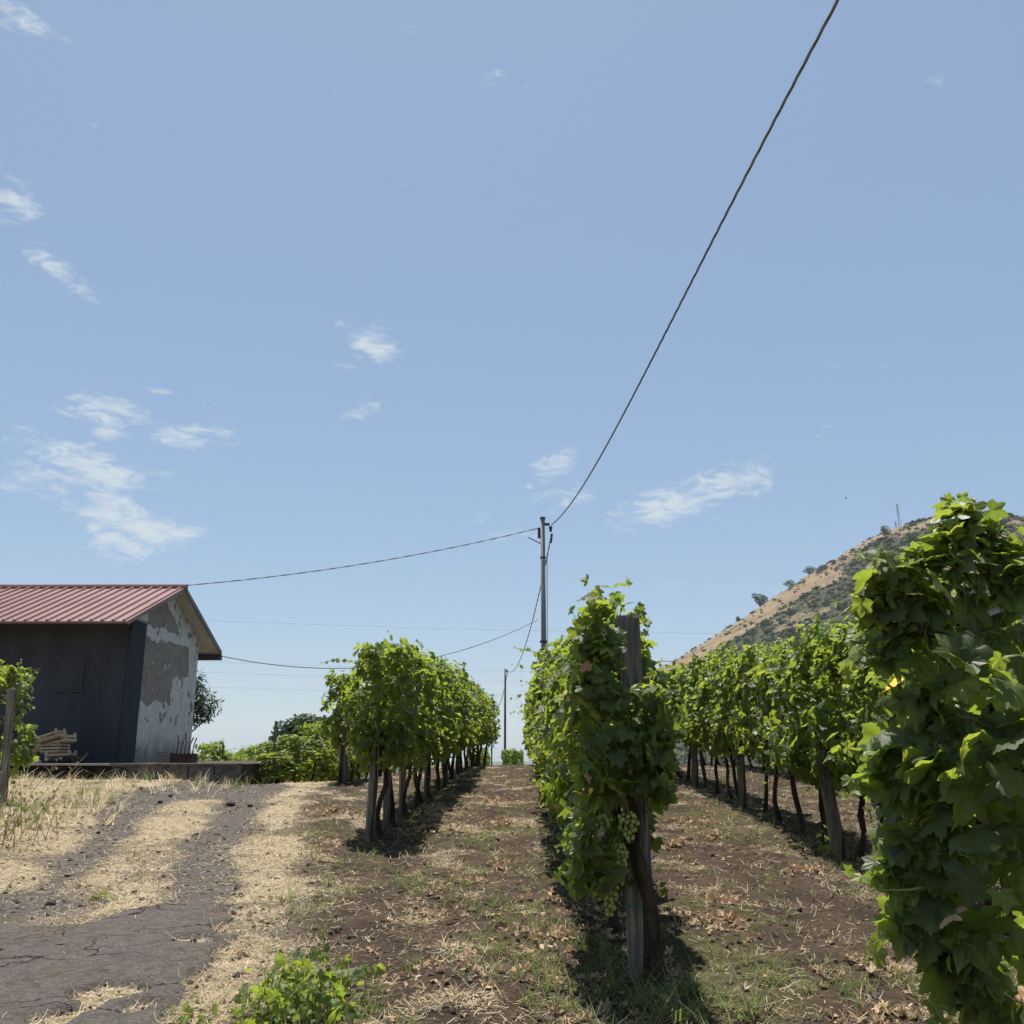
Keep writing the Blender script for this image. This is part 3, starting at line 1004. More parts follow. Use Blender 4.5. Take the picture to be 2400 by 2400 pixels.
def slope(y0, z0, y1, z1, x0, x1, dz0, dz1):
    return MB().add([hl(x0, y0, z0 + dz0), hl(x1, y0, z0 + dz0), hl(x1, y1, z1 + dz0), hl(x0, y1, z1 + dz0), hl(x0, y0, z0 + dz1), hl(x1, y0, z0 + dz1), hl(x1, y1, z1 + dz1), hl(x0, y1, z1 + dz1)],
                    [(0, 3, 2, 1), (4, 5, 6, 7), (0, 1, 5, 4), (1, 2, 6, 5), (2, 3, 7, 6), (3, 0, 4, 7)])


roof = link('roof', slope(EY0, EZ, RY, RZ, HX0, RX1, -th, 0).mesh('roof', 'roofred'), shed)
link('rear_slope', slope(RY + .01, RZ, EY1, EZ, HX0, RX1, -th, 0).mesh('rear_slope', 'roofred'), roof)
link('soffit', slope(RY + .01, RZ, EY1 - .02, EZ, HX1 + .02, RX1 - .02, -th - .035, -th - .004).mesh('soffit', 'white_plaster'), roof)
link('rear_soffit', slope(HY1 - .05, RZ - (HY1 - .05 - RY) * (RZ - EZ) / (EY1 - RY), EY1 - .02, EZ, HX0, HX1 + .018, -th - .035, -th - .004).mesh('rear_soffit', 'white_plaster'), roof)
link('rake_board', slope(RY + .01, RZ, EY1, EZ, RX1 + .003, RX1 + .03, -th - .05, .03).mesh('rake_board', 'pole'), roof)
link('rake_trim', slope(EY0, EZ, RY, RZ, RX1 + .003, RX1 + .02, -th - .03, .02).mesh('rake_trim', 'roofred'), roof)
k_sl = (RZ - EZ) / (RY - EY0)
rb = MB()
wb, wt, hr = .034, .020, .050
rib_v = []
for (yy, zz) in ((EY0 - .02, EZ - .02 * k_sl), (RY - .10, RZ - .10 * k_sl)):
    for (xx, hh) in ((-wb, .002), (-wt, hr), (wt, hr), (wb, .002)):
        rib_v.append((xx, yy - HY0, zz - HZ + hh))
rb.add(rib_v, [(0, 1, 5, 4), (1, 2, 6, 5), (2, 3, 7, 6), (0, 3, 2, 1), (4, 5, 6, 7)])
rib_me = rb.mesh('rib', 'roofred')
x = RX1 - .09
while x > HX0 + .1:
    link('rib', rib_me, roof, (x - HX1, 0, 0))
    x -= .25
link('ridge_cap', MB().tube([hl(HX0, RY, RZ + .02), hl(RX1 + .05, RY, RZ + .02)], .085, 8).mesh('ridge_cap', 'roofred'), roof)
link('gutter', MB().box(hl(HX1 - 3, EY1 - .12, EZ - .23), hl(RX1 + .03, EY1 + .05, EZ - .075)).mesh('gutter', 'steel'), roof)

M['clay'] = mottled('terrace_earth', (.040, .033, .027), (.10, .082, .066), 2.5, .95, .1, .6, .04)
# terrace and its retaining wall
TX1, TY0 = -5.42, 19.0
b = MB().box((-40, TY0 + .12, -1), (TX1 - .1, 28.0, HZ - .01))
link('terrace', mesh_np('terrace', np.array(b.v), b.f, mat='clay'), kind='structure')
wall = thing('retaining_wall', 'low dark lava stone and block wall edging the terrace before the shed', 'wall', (-7.9, TY0, 1.0))
zt = HZ + .0
r0 = np.random.default_rng(5)


def rock_mesh(rng, sx_, sy_, sz_, name='stone', mat='lava', sub=2):
    import bmesh as bmm
    bm = bmm.new()
    bmm.ops.create_icosphere(bm, subdivisions=sub, radius=1)
    o3 = rng.uniform(0, 40, 3)
    for vv in bm.verts:
        c_ = vv.co
        d = 1 + .5 * (float(vnoise(c_.x * 1.7 + o3[0], c_.y * 1.7 + c_.z + o3[1], 3)) - .5) + .3 * (float(vnoise(c_.z * 3 + o3[2], c_.y * 3 + c_.x, 4)) - .5)
        q = c_ * d
        q = Vector([math.copysign(abs(a_) ** .8, a_) for a_ in q])
        vv.co = Vector((q.x * sx_, q.y * sy_, q.z * sz_))
    me = bpy.data.meshes.new(name)
    bm.to_mesh(me); bm.free()
    me.materials.append(M[mat])
    return me


STONES = [rock_mesh(r0, .5, .5, .5) for _ in range(6)]
x = -12.4
link('core', MB().box((-12.6 + 7.9, .08, -.4), (TX1 + 7.9 - .02, .3, zt - 1.0 - .06)).mesh('core', 'lava'), wall)
while x < -7.95:
    for row in range(2):
        wd = float(r0.uniform(.26, .46))
        o = link('stone', STONES[int(r0.integers(0, 6))], wall, (x + 7.9 + (.15 if row else 0), .06 + float(r0.uniform(-.02, .03)), -.0 + .17 * row + .02))
        o.scale = (wd * 1.05, .30, .25 * float(r0.uniform(.85, 1.15)))
        o.rotation_euler = (float(r0.uniform(-.2, .2)), float(r0.uniform(-.25, .25)), float(r0.uniform(-.4, .4)))
    x += .34
link('coping', MB().box((-12.6 + 7.9, -.06, zt - 1 - .03), (-7.95 + 7.9, .14, zt - 1 + .006)).mesh('coping', 'concrete'), wall)
x = -7.93
while x < TX1 - .1:
    wd = min(.5, TX1 - x)
    for row in range(2):
        s_ = .22 if row else .24
        z_ = -.16 + row * .26
        bl = MB().box((x + 7.9 + .012, float(r0.uniform(-.012, .012)), z_), (x + wd + 7.9 - .006, .14, z_ + .25))
        link('block', bl.mesh('block', 'block'), wall)
    x += wd
link('coping', MB().box((-7.94 + 7.9, -.04, zt - 1 - .048), (TX1 + 7.9 - .05, .3, zt - 1 + .006)).mesh('coping', 'block'), wall)


# crates in front of the dark wall
def crate(label, loc, rot, sx_=.44, sy_=.30, sz_=.24, n_sl=3):
    c_ = thing('wooden_crate', label, 'crate', loc, 'wooden crates heaped against the dark shed wall')
    c_.rotation_euler = rot
    hx, hy = sx_ / 2, sy_ / 2
    for a in (-1, 1):
        for bb in (-1, 1):
            link('corner_post', MB().box((a * hx - .02, bb * hy - .02, 0), (a * hx + .02, bb * hy + .02, sz_ + .03)).mesh('corner_post', 'crate'), c_)
    sh = sz_ / n_sl
    for k in range(n_sl):
        z0, z1 = k * sh + .012, k * sh + sh * .72
        for bb in (-1, 1):
            link('slat', MB().box((-hx - .012, bb * (hy + .03) - .007, z0), (hx + .012, bb * (hy + .03) + .007, z1)).mesh('slat', 'crate'), c_)
        for a in (-1, 1):
            link('slat', MB().box((a * (hx + .03) - .007, -hy - .005, z0), (a * (hx + .03) + .007, hy + .005, z1)).mesh('slat', 'crate'), c_)
    for k in range(3):
        link('slat', MB().box((-hx, -hy + k * sy_ / 3 + .008, -.014), (hx, -hy + (k + 1) * sy_ / 3 - .008, -.002)).mesh('slat', 'crate'), c_)
    return c_


def cpos(px, py, Y):
    return tuple(at(px, py, Y))


CY = 21.7
crate('lowest pale wooden crate of the heap, standing on the dark stones', cpos(142, 1782, CY - .2), (0, -R(3), R(4)), .50, .32, .17, 2)
crate('wooden crate with faint red print, second from the bottom of the heap', cpos(128, 1764, CY), (0, -R(2), R(-14)), .44, .32, .20, 3)
crate('wooden crate tipped up to the right, resting on the printed crate', cpos(142, 1743, CY + .02), (0, -R(9), R(-16)), .50, .32, .17, 2)
crate('topmost wooden crate of the heap, tilted steeply over its left neighbour', cpos(120, 1735, CY - .1), (0, -R(16), R(-10)), .50, .30, .16, 2)
crate('wooden crate half hidden behind the vine at the left of the heap', cpos(94, 1760, CY + .1), (R(-8), -R(30), R(30)), .44, .30, .20, 3)
# red print on the second crate: flat faded bars
for k, lab, px, py, s_ in [(0, 'broad dark stone lying under the crates by the shed', 162, 1787, .26), (1, 'pale-topped dark stone at the right foot of the crates', 184, 1784, .25), (2, 'small dark stone under the crates nearest the paper bag', 126, 1786, .2)]:
    q = at(px, py, CY - .5)
    o = link('stone', rock_mesh(r0, s_ * .6, s_ * .5, s_ * .36), None, (q.x, q.y, HZ + s_ * .22), lab, 'stone', 'stones by the crates')
q = at(84, 1778, CY - .3)
pb = MB()
pv = [(-.09, 0, 0), (.08, -.03, 0), (.10, .1, 0), (-.07, .1, 0), (-.08, .01, .19), (-.02, -.03, .12), (.03, .08, .10), (-.09, .09, .17)]
pb.add(pv, [(0, 1, 5, 4), (1, 2, 6, 5), (2, 3, 7, 6), (3, 0, 4, 7), (4, 5, 6, 7)])
link('paper_bag', pb.mesh('paper_bag', 'paper'), None, (q.x, q.y, HZ), 'crumpled pale blue paper bag beside the crates', 'bag')

# planter boxes at the foot of the gable
qa, qb, qc = at(368, 1789, 20.6), at(400, 1789, 20.6), at(449, 1789, 20.6)
pl = thing('planter_box', 'weathered grey wooden box at the foot of the white gable', 'planter', (qa.x, 20.6, HZ))
wA = qb.x - qa.x
for k in range(3):
    link('plank', MB().box((0, -.012, .005 + k * .075), (wA - .02, .012, .075 + k * .075)).mesh('plank', 'boxgrey'), pl)
link('soil', MB().box((.01, .016, 0), (wA - .03, .32, .2)).mesh('soil', 'lava'), pl)
link('end_board', MB().box((-.02, -.01, 0), (-.002, .33, .225)).mesh('end_board', 'boxgrey'), pl)
pl2 = thing('planter_trough', 'reddish brown trough with bare twigs beside the grey box', 'planter', (qb.x, 20.6, HZ))
wB = qc.x - qb.x
link('trough', MB().box((0, -.02, 0), (wB, .34, .19)).mesh('trough', 'boxbrown'), pl2)
for k in range(5):
    x_ = wB * (.12 + .19 * k)
    hh = float(r0.uniform(.25, .5))
    link('twig', MB().tube([(x_, .15, .18), (x_ + .02, .14, .18 + hh * .5), (x_ + float(r0.uniform(-.1, .1)), .13, .18 + hh)], [.014, .010, .016], 5).mesh('twig', 'bark', True), pl2)


# ------------------------------------------------------------------ trees
def blob_leaves(rng, n, blobs, size, up=.3):
    """leaf positions over the shells of several ellipsoid clumps"""
    vol = np.array([b_[3] * b_[4] for b_ in blobs]); vol = vol / vol.sum()
    which = rng.choice(len(blobs), n, p=vol)
    B = np.array(blobs)[which]
    d = norm(rng.normal(0, 1, (n, 3)))
    r_ = np.where(rng.random(n) < .7, 1 - np.abs(rng.normal(0, .16, n)), rng.random(n) ** .4)
    P = B[:, :3] + d * r_[:, None] * np.stack([B[:, 3], B[:, 3], B[:, 4]], -1)
    return P, leaf_pose(rng, d, n, up, .6, .3), size * rng.uniform(.7, 1.3, n)


def tree(name, label, loc, blobs, n, size, temps, mat, trunk_pts, r0_, limbs, group=None, seed=0):
    rng = np.random.default_rng(seed)
    v = thing(name, label, 'tree', loc, group)
    b = MB().tube(trunk_pts, list(np.linspace(r0_, r0_ * .55, len(trunk_pts))), 8)
    for lp in limbs:
        b.tube(lp, list(np.linspace(r0_ * .5, r0_ * .12, len(lp))), 6)
    link('trunk', b.mesh('trunk', 'tree_bark', True), v)
    P, Mx, S = blob_leaves(rng, n, blobs, size)
    V, Fc, at_ = scatter(temps, rng.integers(0, len(temps), n), Mx, S, P, rng.random(n))
    link('crown', mesh_np('crown', V, Fc, at_, False, mat), v, kind='stuff')
    return v


LANCE = [(np.array([(0, 0, 0), (-.13, .45, .03), (.13, .45, .03), (0, 1.0, -.12)]), np.array([(0, 2, 1), (1, 2, 3)]), np.array([1., 0, 0, 1.])),
         (np.array([(0, 0, 0), (-.11, .5, .05), (.11, .5, .05), (.05, 1.0, -.05)]), np.array([(0, 2, 1), (1, 2, 3)]), np.array([1., 0, 0, 1.]))]
OVAL = [leaf_template([(0, 1.0), (40, .62), (90, .42), (150, .30)], False, .3, .25, .05, 60 + k) for k in range(3)]
bx, by = -10.0, 28.9
bl = [(.0, 0, 2.4, .55, .5), (.45, -.1, 2.2, .42, .38), (.75, -.1, 2.05, .34, .30), (.15, 0, 1.85, .45, .4), (-.3, 0, 2.7, .5, .5), (.2, 0, 2.75, .35, .35), (.5, 0, 1.75, .28, .2), (-.4, .1, 2.1, .5, .5)]
tree('oleander', 'dark narrow-leaved shrub leaning out behind the white gable', (bx, by, g(bx, by) + .9), [(a, b_, c_ + .0, d, e) for a, b_, c_, d, e in bl], 1900, .20, LANCE, 'ole_leaf',
     [(-.25, 0, -1.2), (-.2, 0, .6), (.0, 0, 1.4), (.1, 0, 2.0)], .06, [[(-.2, 0, .8), (.2, -.05, 1.25), (.6, -.1, 1.6), (.85, -.1, 2.0)], [(0, 0, 1.2), (.3, 0, 1.6), (.4, 0, 2.1)]], seed=3)
q = at(708, 1728, 40)
gz = g(q.x, 40)
k_ = [(0, 0, q.z, 1.0, .85), (.55, 0, q.z - .1, .8, .8), (-.6, .2, q.z + .05, .75, .7), (.1, .1, q.z + .45, .8, .5), (-.4, 0, q.z - .5, .8, .6), (.7, .1, q.z + .4, .55, .4), (1.1, 0, q.z - .2, .6, .8), (.4, 0, q.z - .7, 1, .6)]
tree('broadleaf_tree', 'round dark green tree standing beyond the vines at the left of the rows', (q.x, 40, gz), [(a, b_, c_ - gz, d, e) for a, b_, c_, d, e in k_], 3800, .15, OVAL, 'tree_leaf',
     [(0, 0, -.3), (.05, 0, (q.z - gz) * .5), (0, 0, q.z - gz)], .16, [[(0, 0, .7), (.5, 0, 1.3), (.8, 0, 2.0)], [(0, 0, .9), (-.5, .1, 1.5), (-.8, .1, 2.2)]], seed=4)

# ------------------------------------------------------------------ vine rows
posts = []


def post(x, y, h, wd, label, group, lean=(0, 0), seed=0):
    rng = np.random.default_rng(seed + 900)
    o = link('vineyard_post', post_mesh(rng, h, wd, False, lean), None, (x, y, g(x, y)), label, 'post', group)
    o.rotation_euler.z = float(rng.uniform(-.3, .3))
    return o


# middle row: behind the thick end post
XA = ROWS['middle']
ya = [7.0 + .95 * k for k in range(27)]
for k, y in enumerate(ya):
    rng = np.random.default_rng(1000 + k)
    x = XA + rng.uniform(-.04, .04)
    if k < 3:
        P, Mx, S, Y, sh = canopy(rng, 980, .62 if k < 1 else .58, 2.04, .30 if k < 1 else .34, .60, .070, seed=1000 + k, lump=.36, n_shoots=7)
        near_vine(x, y, P, Mx, S, Y, sh, [220, 150, 110][k], f'leafy vine of the middle row, {ORD[k + 1]} behind the thick end post', 'vines of the middle row', 1500 + k, TR_B[k])
    elif k < 9:
        row_vine(x, y, FOL_A[k % 5], TR_B[k % 6], f'leafy vine of the middle row, {ORD[k + 1]} behind the thick end post', 'vines of the middle row', math.pi * (k % 2), 1 + .03 * (k % 3))
    else:
        row_vine(x, y, FOL_A[(k * 3) % 5], TR_B[k % 6], f'far vine of the middle row, {ORD[k + 1]} behind the thick end post', 'far vines of the middle row', math.pi * (k % 2), 1 + .05 * (k % 3))
for j, y in enumerate([10.6, 15.3, 20.1]):
    post(XA, y, 2.0, .11, f'grey post buried in the middle row, {ORD[j]} behind the thick end post', 'posts inside the middle row', seed=j)

# left row, beside the track
XB = ROWS['left']
for k in range(22):
    y = 11.25 + .98 * k
    rng = np.random.default_rng(2000 + k)
    x = XB + .10 + .017 * (y - 11) + rng.uniform(-.04, .04)
    if k < 2:
        P, Mx, S, Y, sh = canopy(rng, 900, .82, 2.16, .33, .62, .076, seed=2000 + k, lump=.42, n_shoots=6)
        if k == 0:
            c1 = cap_leaves(rng, 130, (-.30, .30), (-.62, -.44), (.98, 2.10), .076)
            P, Mx, S, Y = np.vstack([P, c1[0]]), np.concatenate([Mx, c1[1]]), np.concatenate([S, c1[2]]), np.concatenate([Y, c1[3]])
        near_vine(x, y, P, Mx, S, Y, sh, [190, 90][k], f'{ORD[k]} vine of the left row, counted from its bare end post', 'vines of the left row', 2500 + k, TR_B[k + 2])
    elif k < 9:
        row_vine(x, y, FOL_B[k % 6], TR_B[k % 6], f'{ORD[k]} vine of the left row, counted from its bare end post', 'vines of the left row', math.pi * (k % 2), 1 - .02 * (k % 3))
    else:
        row_vine(x, y, FOL_B[(k * 5) % 6], TR_B[k % 6], f'far vine of the left row, {ORD[k]} from its bare end post', 'far vines of the left row', math.pi * (k % 2), 1 - .03 * (k % 3))
for j, (y, wd) in enumerate([(10.95, .10), (12.15, .09), (13.5, .09), (16.6, .11), (19.8, .11), (23, .11)]):
    lab = 'split grey end post of the left row standing bare below the leaves' if j == 0 else f'grey post of the left row, {ORD[j]} from the track end'
    post(XB + .017 * (y - 11), y, 1.32, wd, lab, 'posts of the left row', (.03 if j == 0 else .0, 0), seed=10 + j)

# right row
XC = ROWS['right']
for k in range(30):
    y = 5.2 + .97 * k
    rng = np.random.default_rng(3000 + k)
    x = XC + rng.uniform(-.05, .05)
    n_ = k - 5
    if 3 <= k < 7:
        P, Mx, S, Y, sh = canopy(rng, 920, .78, 2.22, .40, .62, .076, seed=3000 + k, lump=.42, n_shoots=7)
        lab = {3: 'vine of the right row, nearest one clear of the big shaded vine', 4: 'vine of the right row just before its leaning post', 5: 'vine of the right row just behind its leaning post', 6: 'vine of the right row, second behind its leaning post'}[k]
        near_vine(x, y, P, Mx, S, Y, sh, [110, 120, 100, 80][k - 3], lab, 'vines of the right row', 3500 + k, TR_B[k % 6])
    elif k < 3:
        row_vine(x, y, FOL_B[k % 6], TR_B[k % 6], ['sunlit vine tip at the right edge behind the big shaded vine', 'vine of the right row mostly hidden behind the big shaded vine', 'vine of the right row just showing left of the big shaded vine'][k], 'vines of the right row' if k == 0 else 'hidden vines of the right row')
    elif k < 14:
        row_vine(x, y, FOL_B[(k * 5 + 1) % 6], TR_B[(k * 7) % 6], f'vine of the right row, {ORD[n_]} behind its leaning post' if n_ < 10 else 'vine', 'vines of the right row', math.pi * (k % 2), 1.04 + .02 * (k % 3))
    else:
        row_vine(x, y, FOL_B[(k * 5 + 1) % 6], TR_B[(k * 7) % 6], f'far vine of the right row, {ORD[n_]} behind its leaning post', 'far vines of the right row', math.pi * (k % 2), 1.02 + .03 * (k % 3))
post(3.18, 10.0, 1.12, .12, 'leaning grey post of the right row with a sprout at its foot', 'posts of the right row', (-.10, 0), seed=31)
post(3.25, 14.4, 1.3, .11, 'grey post of the right row, next one behind the leaning post', 'posts of the right row', (-.01, 0), seed=32)
post(3.25, 18.2, 1.3, .11, 'grey post of the right row, second one behind the leaning post', 'posts of the right row', seed=33)

# further rows seen under and beside the right row
for r_, xr in enumerate((5.9, 8.4)):
    for k in range(24):
        y = 8.0 + 1.05 * k
        row_vine(xr + random.uniform(-.05, .05), y, FOL_B[(k * 3 + r_) % 6], TR_B[(k + 2 * r_) % 6], [f'{ORD[k]} vine of the row behind the right row, from its near end', f'{ORD[k]} vine of the farthest right-hand row, from its near end'][r_], ['vines of the second row to the right', 'vines of the third row to the right'][r_], math.pi * (k % 2))
# row at the far side of the left row, by the crest of the track
for k in range(14):
    y = 18.9 + 1.0 * k
    lab = 'dark-trunked end vine of the row beyond the left row, by the track crest' if k == 0 else f'{ORD[k]} vine of the row just beyond the left row, from the track crest'
    row_vine(-3.45 + random.uniform(-.05, .05), y, FOL_B[(k * 5 + 2) % 6], TR_B[(k + 1) % 6], lab, 'vines of the row beyond the left row' if k else 'end vines by the track', math.pi * (k % 2), .95)
post(-3.42, 19.0, 1.5, .15, 'stout dark post at the end of the row beyond the left row', 'posts by the track crest', seed=41)
# vines downhill, past the crest and the terrace
k = 0
for j, (x_, y_, s_) in enumerate([(-5.15, 20.9, .36), (-4.65, 21.3, .50), (-4.40, 22.6, .48), (-5.45, 22.9, .62), (-4.3, 24.2, .72), (-5.0, 24.6, .56)]):
    row_vine(x_, y_, FOL_A[(j * 2 + 1) % 5], TR_B[j], ['leafy vine at the end of the block wall, nearest the track', 'second leafy vine right of the block wall end', 'vine between the wall end and the row beyond the left row'][j] if j < 3 else ['taller vine behind the block wall end', 'tallest vine behind the wall end vines', 'hindmost vine behind the wall end vines'][j - 3], 'vines by the wall end' if j < 3 else 'vines of the lower plot', 1.57 * (j % 2), s_)
for xr in (-5.6, -7.6, -9.4, -11.0):
    for j in range(6):
        y = (26.5 if xr > -7 else 33) + 1.1 * j
        s_ = float(r0.uniform(.92, 1.12))
        o = row_vine(xr + random.uniform(-.1, .1), y, FOL_A[k % 5], TR_B[k % 6], f'vine of the lower plot, {ORD[j]} from the crest, {ORD[(-5.6, -7.6, -9.4, -11.0).index(xr)]} file from the right', 'vines of the lower plot', math.pi * (k % 2), s_)
        k += 1
for j, (px, Y, lab) in enumerate([(643, 21.2, 'thin grey post among the lower vines, the left one of two'), (692, 21.6, 'thin grey post among the lower vines, the right one of two')]):
    q = at(px, 1760, Y)
    post(q.x, Y, 1.45 - .25 * j, .06, lab, 'posts of the lower plot', seed=50 + j)
# low vines filling the end of the aisle
for j in range(9):
    y, x_ = 56 + 2.2 * (j // 3), -2.4 + 2.0 * (j % 3)
    row_vine(x_, y, FOL_A[j % 5], TR_B[j % 6], f'low distant vine closing the end of the aisle, {["left", "middle", "right"][j % 3]} one of the {ORD[j // 3]} rank', 'vines past the crest of the aisle', 1.57, .95)

# vines at the left edge with their post
for j, (x_, y_, lab, no) in enumerate([(-7.35, 13.7, 'vine growing on the grey post at the left edge of the picture', 120), (-8.15, 13.5, 'vine beside the left edge, left of the grey post', 0)]):
    rng = np.random.default_rng(4000 + j)
    P, Mx, S, Y, sh = canopy(rng, 600, .50, 1.90, .36, .36, .072, seed=4000 + j, n_shoots=4)
    near_vine(x_, y_, P, Mx, S, Y, sh, no, lab, 'vines at the left edge', 4500 + j, TR_B[j])
post(-6.98, 13.3, 1.60, .09, 'grey post half covered by the vine at the left edge', 'posts at the left edge', (-.05, 0), seed=60)
# arching shoot over that post
rng = np.random.default_rng(4600)

# ------------------------------------------------------------------ end post of the middle row, its vine and its grapes
PX_, PY_ = .69, 5.80
rng = np.random.default_rng(77)
ep = thing('end_post', 'thick weathered grey end post of the middle row with green ties', 'post', (PX_, PY_, g(PX_, PY_)))
ep.rotation_euler = (0, -.012, 0)
link('shaft', post_mesh(rng, 2.06, .150, False), ep)
for z in (.66, .40):
    pts = [(.088 * math.cos(a) * 1.08, .088 * math.sin(a) * 1.08 - .01, z + .006 * math.sin(2 * a)) for a in np.linspace(math.pi * .95, math.pi * 2.1, 14)]
    link('tie', MB().tube(pts, .0035, 5).mesh('tie', 'tie'), ep)
link('tie_tail', MB().tube([(-.08, -.06, .66), (-.105, -.085, .70), (-.10, -.09, .73)], .003, 5).mesh('tie_tail', 'tie'), ep)
link('wire_loop', MB().tube([(.094 * math.cos(a), .094 * math.sin(a), .92 + .01 * math.sin(a)) for a in np.linspace(math.pi * .9, math.pi * 2.2, 14)], .004, 5).mesh('wire_loop', 'steel'), ep)

# first vine: trunk climbing the post, leaves around it
vx, vy = .60, 5.95
b = MB()
zb = 0
tp = [(.170, -.20, -.05), (.160, -.215, .12), (.150, -.235, .28), (.135, -.248, .42), (.10, -.25, .55), (.05, -.26, .72), (.06, -.25, .90), (.03, -.25, 1.05), (-.10, -.2, 1.25), (-.12, -.1, 1.5)]
b.tube(tp, [.060, .045, .038, .036, .044, .034, .032, .030, .026, .020], 9)
b.tube([(.05, -.27, .72), (-.02, -.30, .86), (-.08, -.27, 1.0), (-.2, -.2, 1.12)], [.03, .026, .022, .016], 7)
tr0 = b.mesh('trunk', 'bark', False)
rng = np.random.default_rng(5000)
n = 1500
y = rng.uniform(-.52, .62, n)
P, Mx, S, Y, sh = canopy(rng, n, .62, 2.12, .27, .58, .070, seed=5003, lump=.34, n_shoots=7, drape=.22)
P[:, 0] -= .02
wX, wZ = P[:, 0] + vx, P[:, 2]
pz = PX_
inpost = (P[:, 1] + vy < PY_ + .05) & (wX > pz - .16) & (wX < pz + .15)
hide = inpost & ((wZ > 1.62) | (wZ < .98))
hide |= (wX > pz + .02) & (wZ < .98) & (P[:, 1] < .35)
hide |= (wX > pz + .10) & (wZ > 1.92)
hide |= (wX > pz + .13 + .14 * np.clip((wZ - .95) / .5, 0, 1))
kp = ~hide
P, Mx, S, Y = P[kp], Mx[kp], S[kp], Y[kp]
# low draping tongue of leaves on the left, and a tuft over the post top
nd_ = 150
ez = rng.uniform(.48, .95, nd_)
ex = np.stack([rng.normal(0, .07, nd_) - .06 - .25 * (ez - .48), rng.uniform(-.22, .3, nd_), ez], -1)
od = norm(np.stack([rng.normal(-.6, .4, nd_), rng.normal(-.5, .5, nd_), rng.normal(.1, .3, nd_)], -1))
nt_ = 70
ex2 = np.stack([rng.normal(-.03, .11, nt_), rng.normal(.02, .10, nt_), 2.02 + np.abs(rng.normal(0, .13, nt_))], -1)
od2 = norm(rng.normal(0, .6, (nt_, 3)) + np.array([0, -.3, .5]))
c1 = cap_leaves(rng, 200, (-.26, .24), (-.60, -.36), (1.02, 1.62), .072)
c2 = cap_leaves(rng, 90, (-.28, -.02), (-.55, -.30), (1.5, 2.0), .072)
c3 = cap_leaves(rng, 60, (.12, .26), (-.5, -.25), (1.15, 1.70), .070)
P = np.vstack([P, c1[0], c2[0], c3[0]]); Mx = np.concatenate([Mx, c1[1], c2[1], c3[1]]); S = np.concatenate([S, c1[2], c2[2], c3[2]]); Y = np.concatenate([Y, c1[3], c2[3], c3[3]])
sh = [q_ for q_ in sh if q_[-1][0] < .02]
P = np.vstack([P, ex, ex2]); Mx = np.concatenate([Mx, leaf_pose(rng, od, nd_), leaf_pose(rng, od2, nt_, .5, .5, .2)])
S = np.concatenate([S, .074 * rng.uniform(.7, 1.2, nd_), .058 * rng.uniform(.6, 1.2, nt_)])
Y = np.concatenate([Y, rng.random(nd_) < .12, rng.random(nt_) < .75])
va = near_vine(vx, vy, P, Mx, S, Y, sh, 300, 'vine with green grapes climbing the thick weathered end post', 'vines of the middle row', 5500, tr0)
for k in range(5):   # canes showing through the front of the leaves
    a = rng.uniform(-.22, .12)
    z0 = rng.uniform(.9, 1.1)
    pts = [(a, -.40, z0), (a + .03, -.46, z0 + .2), (a + rng.uniform(-.06, .1), -.46, z0 + .42), (a + rng.uniform(-.1, .16), -.42, z0 + .62)]
    link('shoot', MB().tube(pts, [.006, .005, .004, .003], 5).mesh('shoot', 'cane', True), va)


def sphere_mesh(r_, nu=10, nv=7, sx_=1.0):
    V, Fc = [(0, 0, r_)], []
    for i in range(1, nv):
        th_ = math.pi * i / nv
        V += [(r_ * math.sin(th_) * math.cos(2 * math.pi * j / nu), r_ * math.sin(th_) * math.sin(2 * math.pi * j / nu), r_ * math.cos(th_) * sx_) for j in range(nu)]
    V.append((0, 0, -r_ * sx_))
    for j in range(nu):
        Fc.append((0, 1 + j, 1 + (j + 1) % nu))
        for i in range(nv - 2):
            a, b_ = 1 + i * nu, 1 + (i + 1) * nu
            Fc.append((a + j, b_ + j, b_ + (j + 1) % nu, a + (j + 1) % nu))
        Fc.append((1 + (nv - 2) * nu + j, len(V) - 1, 1 + (nv - 2) * nu + (j + 1) % nu))
    return mesh_np('grape', np.array(V), Fc, smooth=True, mat='grape')


GRAPE = sphere_mesh(.0125, 12, 8)


def bunch(parent, top, length, wid, n, seed, loose=1.0, label=None):
    rng = np.random.default_rng(seed)
    b = MB().tube([(0, 0, .07), (0, 0, 0), (0, 0, -length)], [.003, .004, .002], 5)
    bo = link('grape_bunch', b.mesh('grape_bunch', 'cane'), parent, top)
    if label:
        bo['label'] = label
    got = []
    tries = 0
    while len(got) < n and tries < 6000:
        tries += 1
        tt = rng.random()
        rad = wid * (1 - .75 * tt ** 1.6) * (.55 + .45 * min(1, tt * 5))
        a = rng.uniform(0, 6.28)
        rr = rad * math.sqrt(rng.random())
        p_ = np.array([rr * math.cos(a), rr * math.sin(a), -length * tt])
        if all(np.linalg.norm(p_ - q_) > .0215 * loose for q_ in got):
            got.append(p_)
            o = link('grape', GRAPE, bo, p_)
            s_ = rng.uniform(.85, 1.12)
            o.scale = (s_, s_, s_ * rng.uniform(1, 1.12))


def vloc(px, py, Y):
    q = at(px, py, Y)
    return (q.x - vx, q.y - vy, q.z - g(vx, vy))


bunch(va, vloc(1472, 1905, 5.48), .15, .065, 34, 1, 1.1, 'loose sunlit bunch of pale green grapes against the post')
bunch(va, vloc(1452, 1980, 5.52), .20, .045, 60, 2)
bunch(va, vloc(1428, 1985, 5.58), .36, .062, 105, 3, label='long hanging bunch of green grapes, the lowest on the vine')
bunch(va, vloc(1405, 1912, 5.54), .10, .075, 30, 4)
bunch(va, vloc(1404, 2030, 5.55), .17, .05, 45, 5)
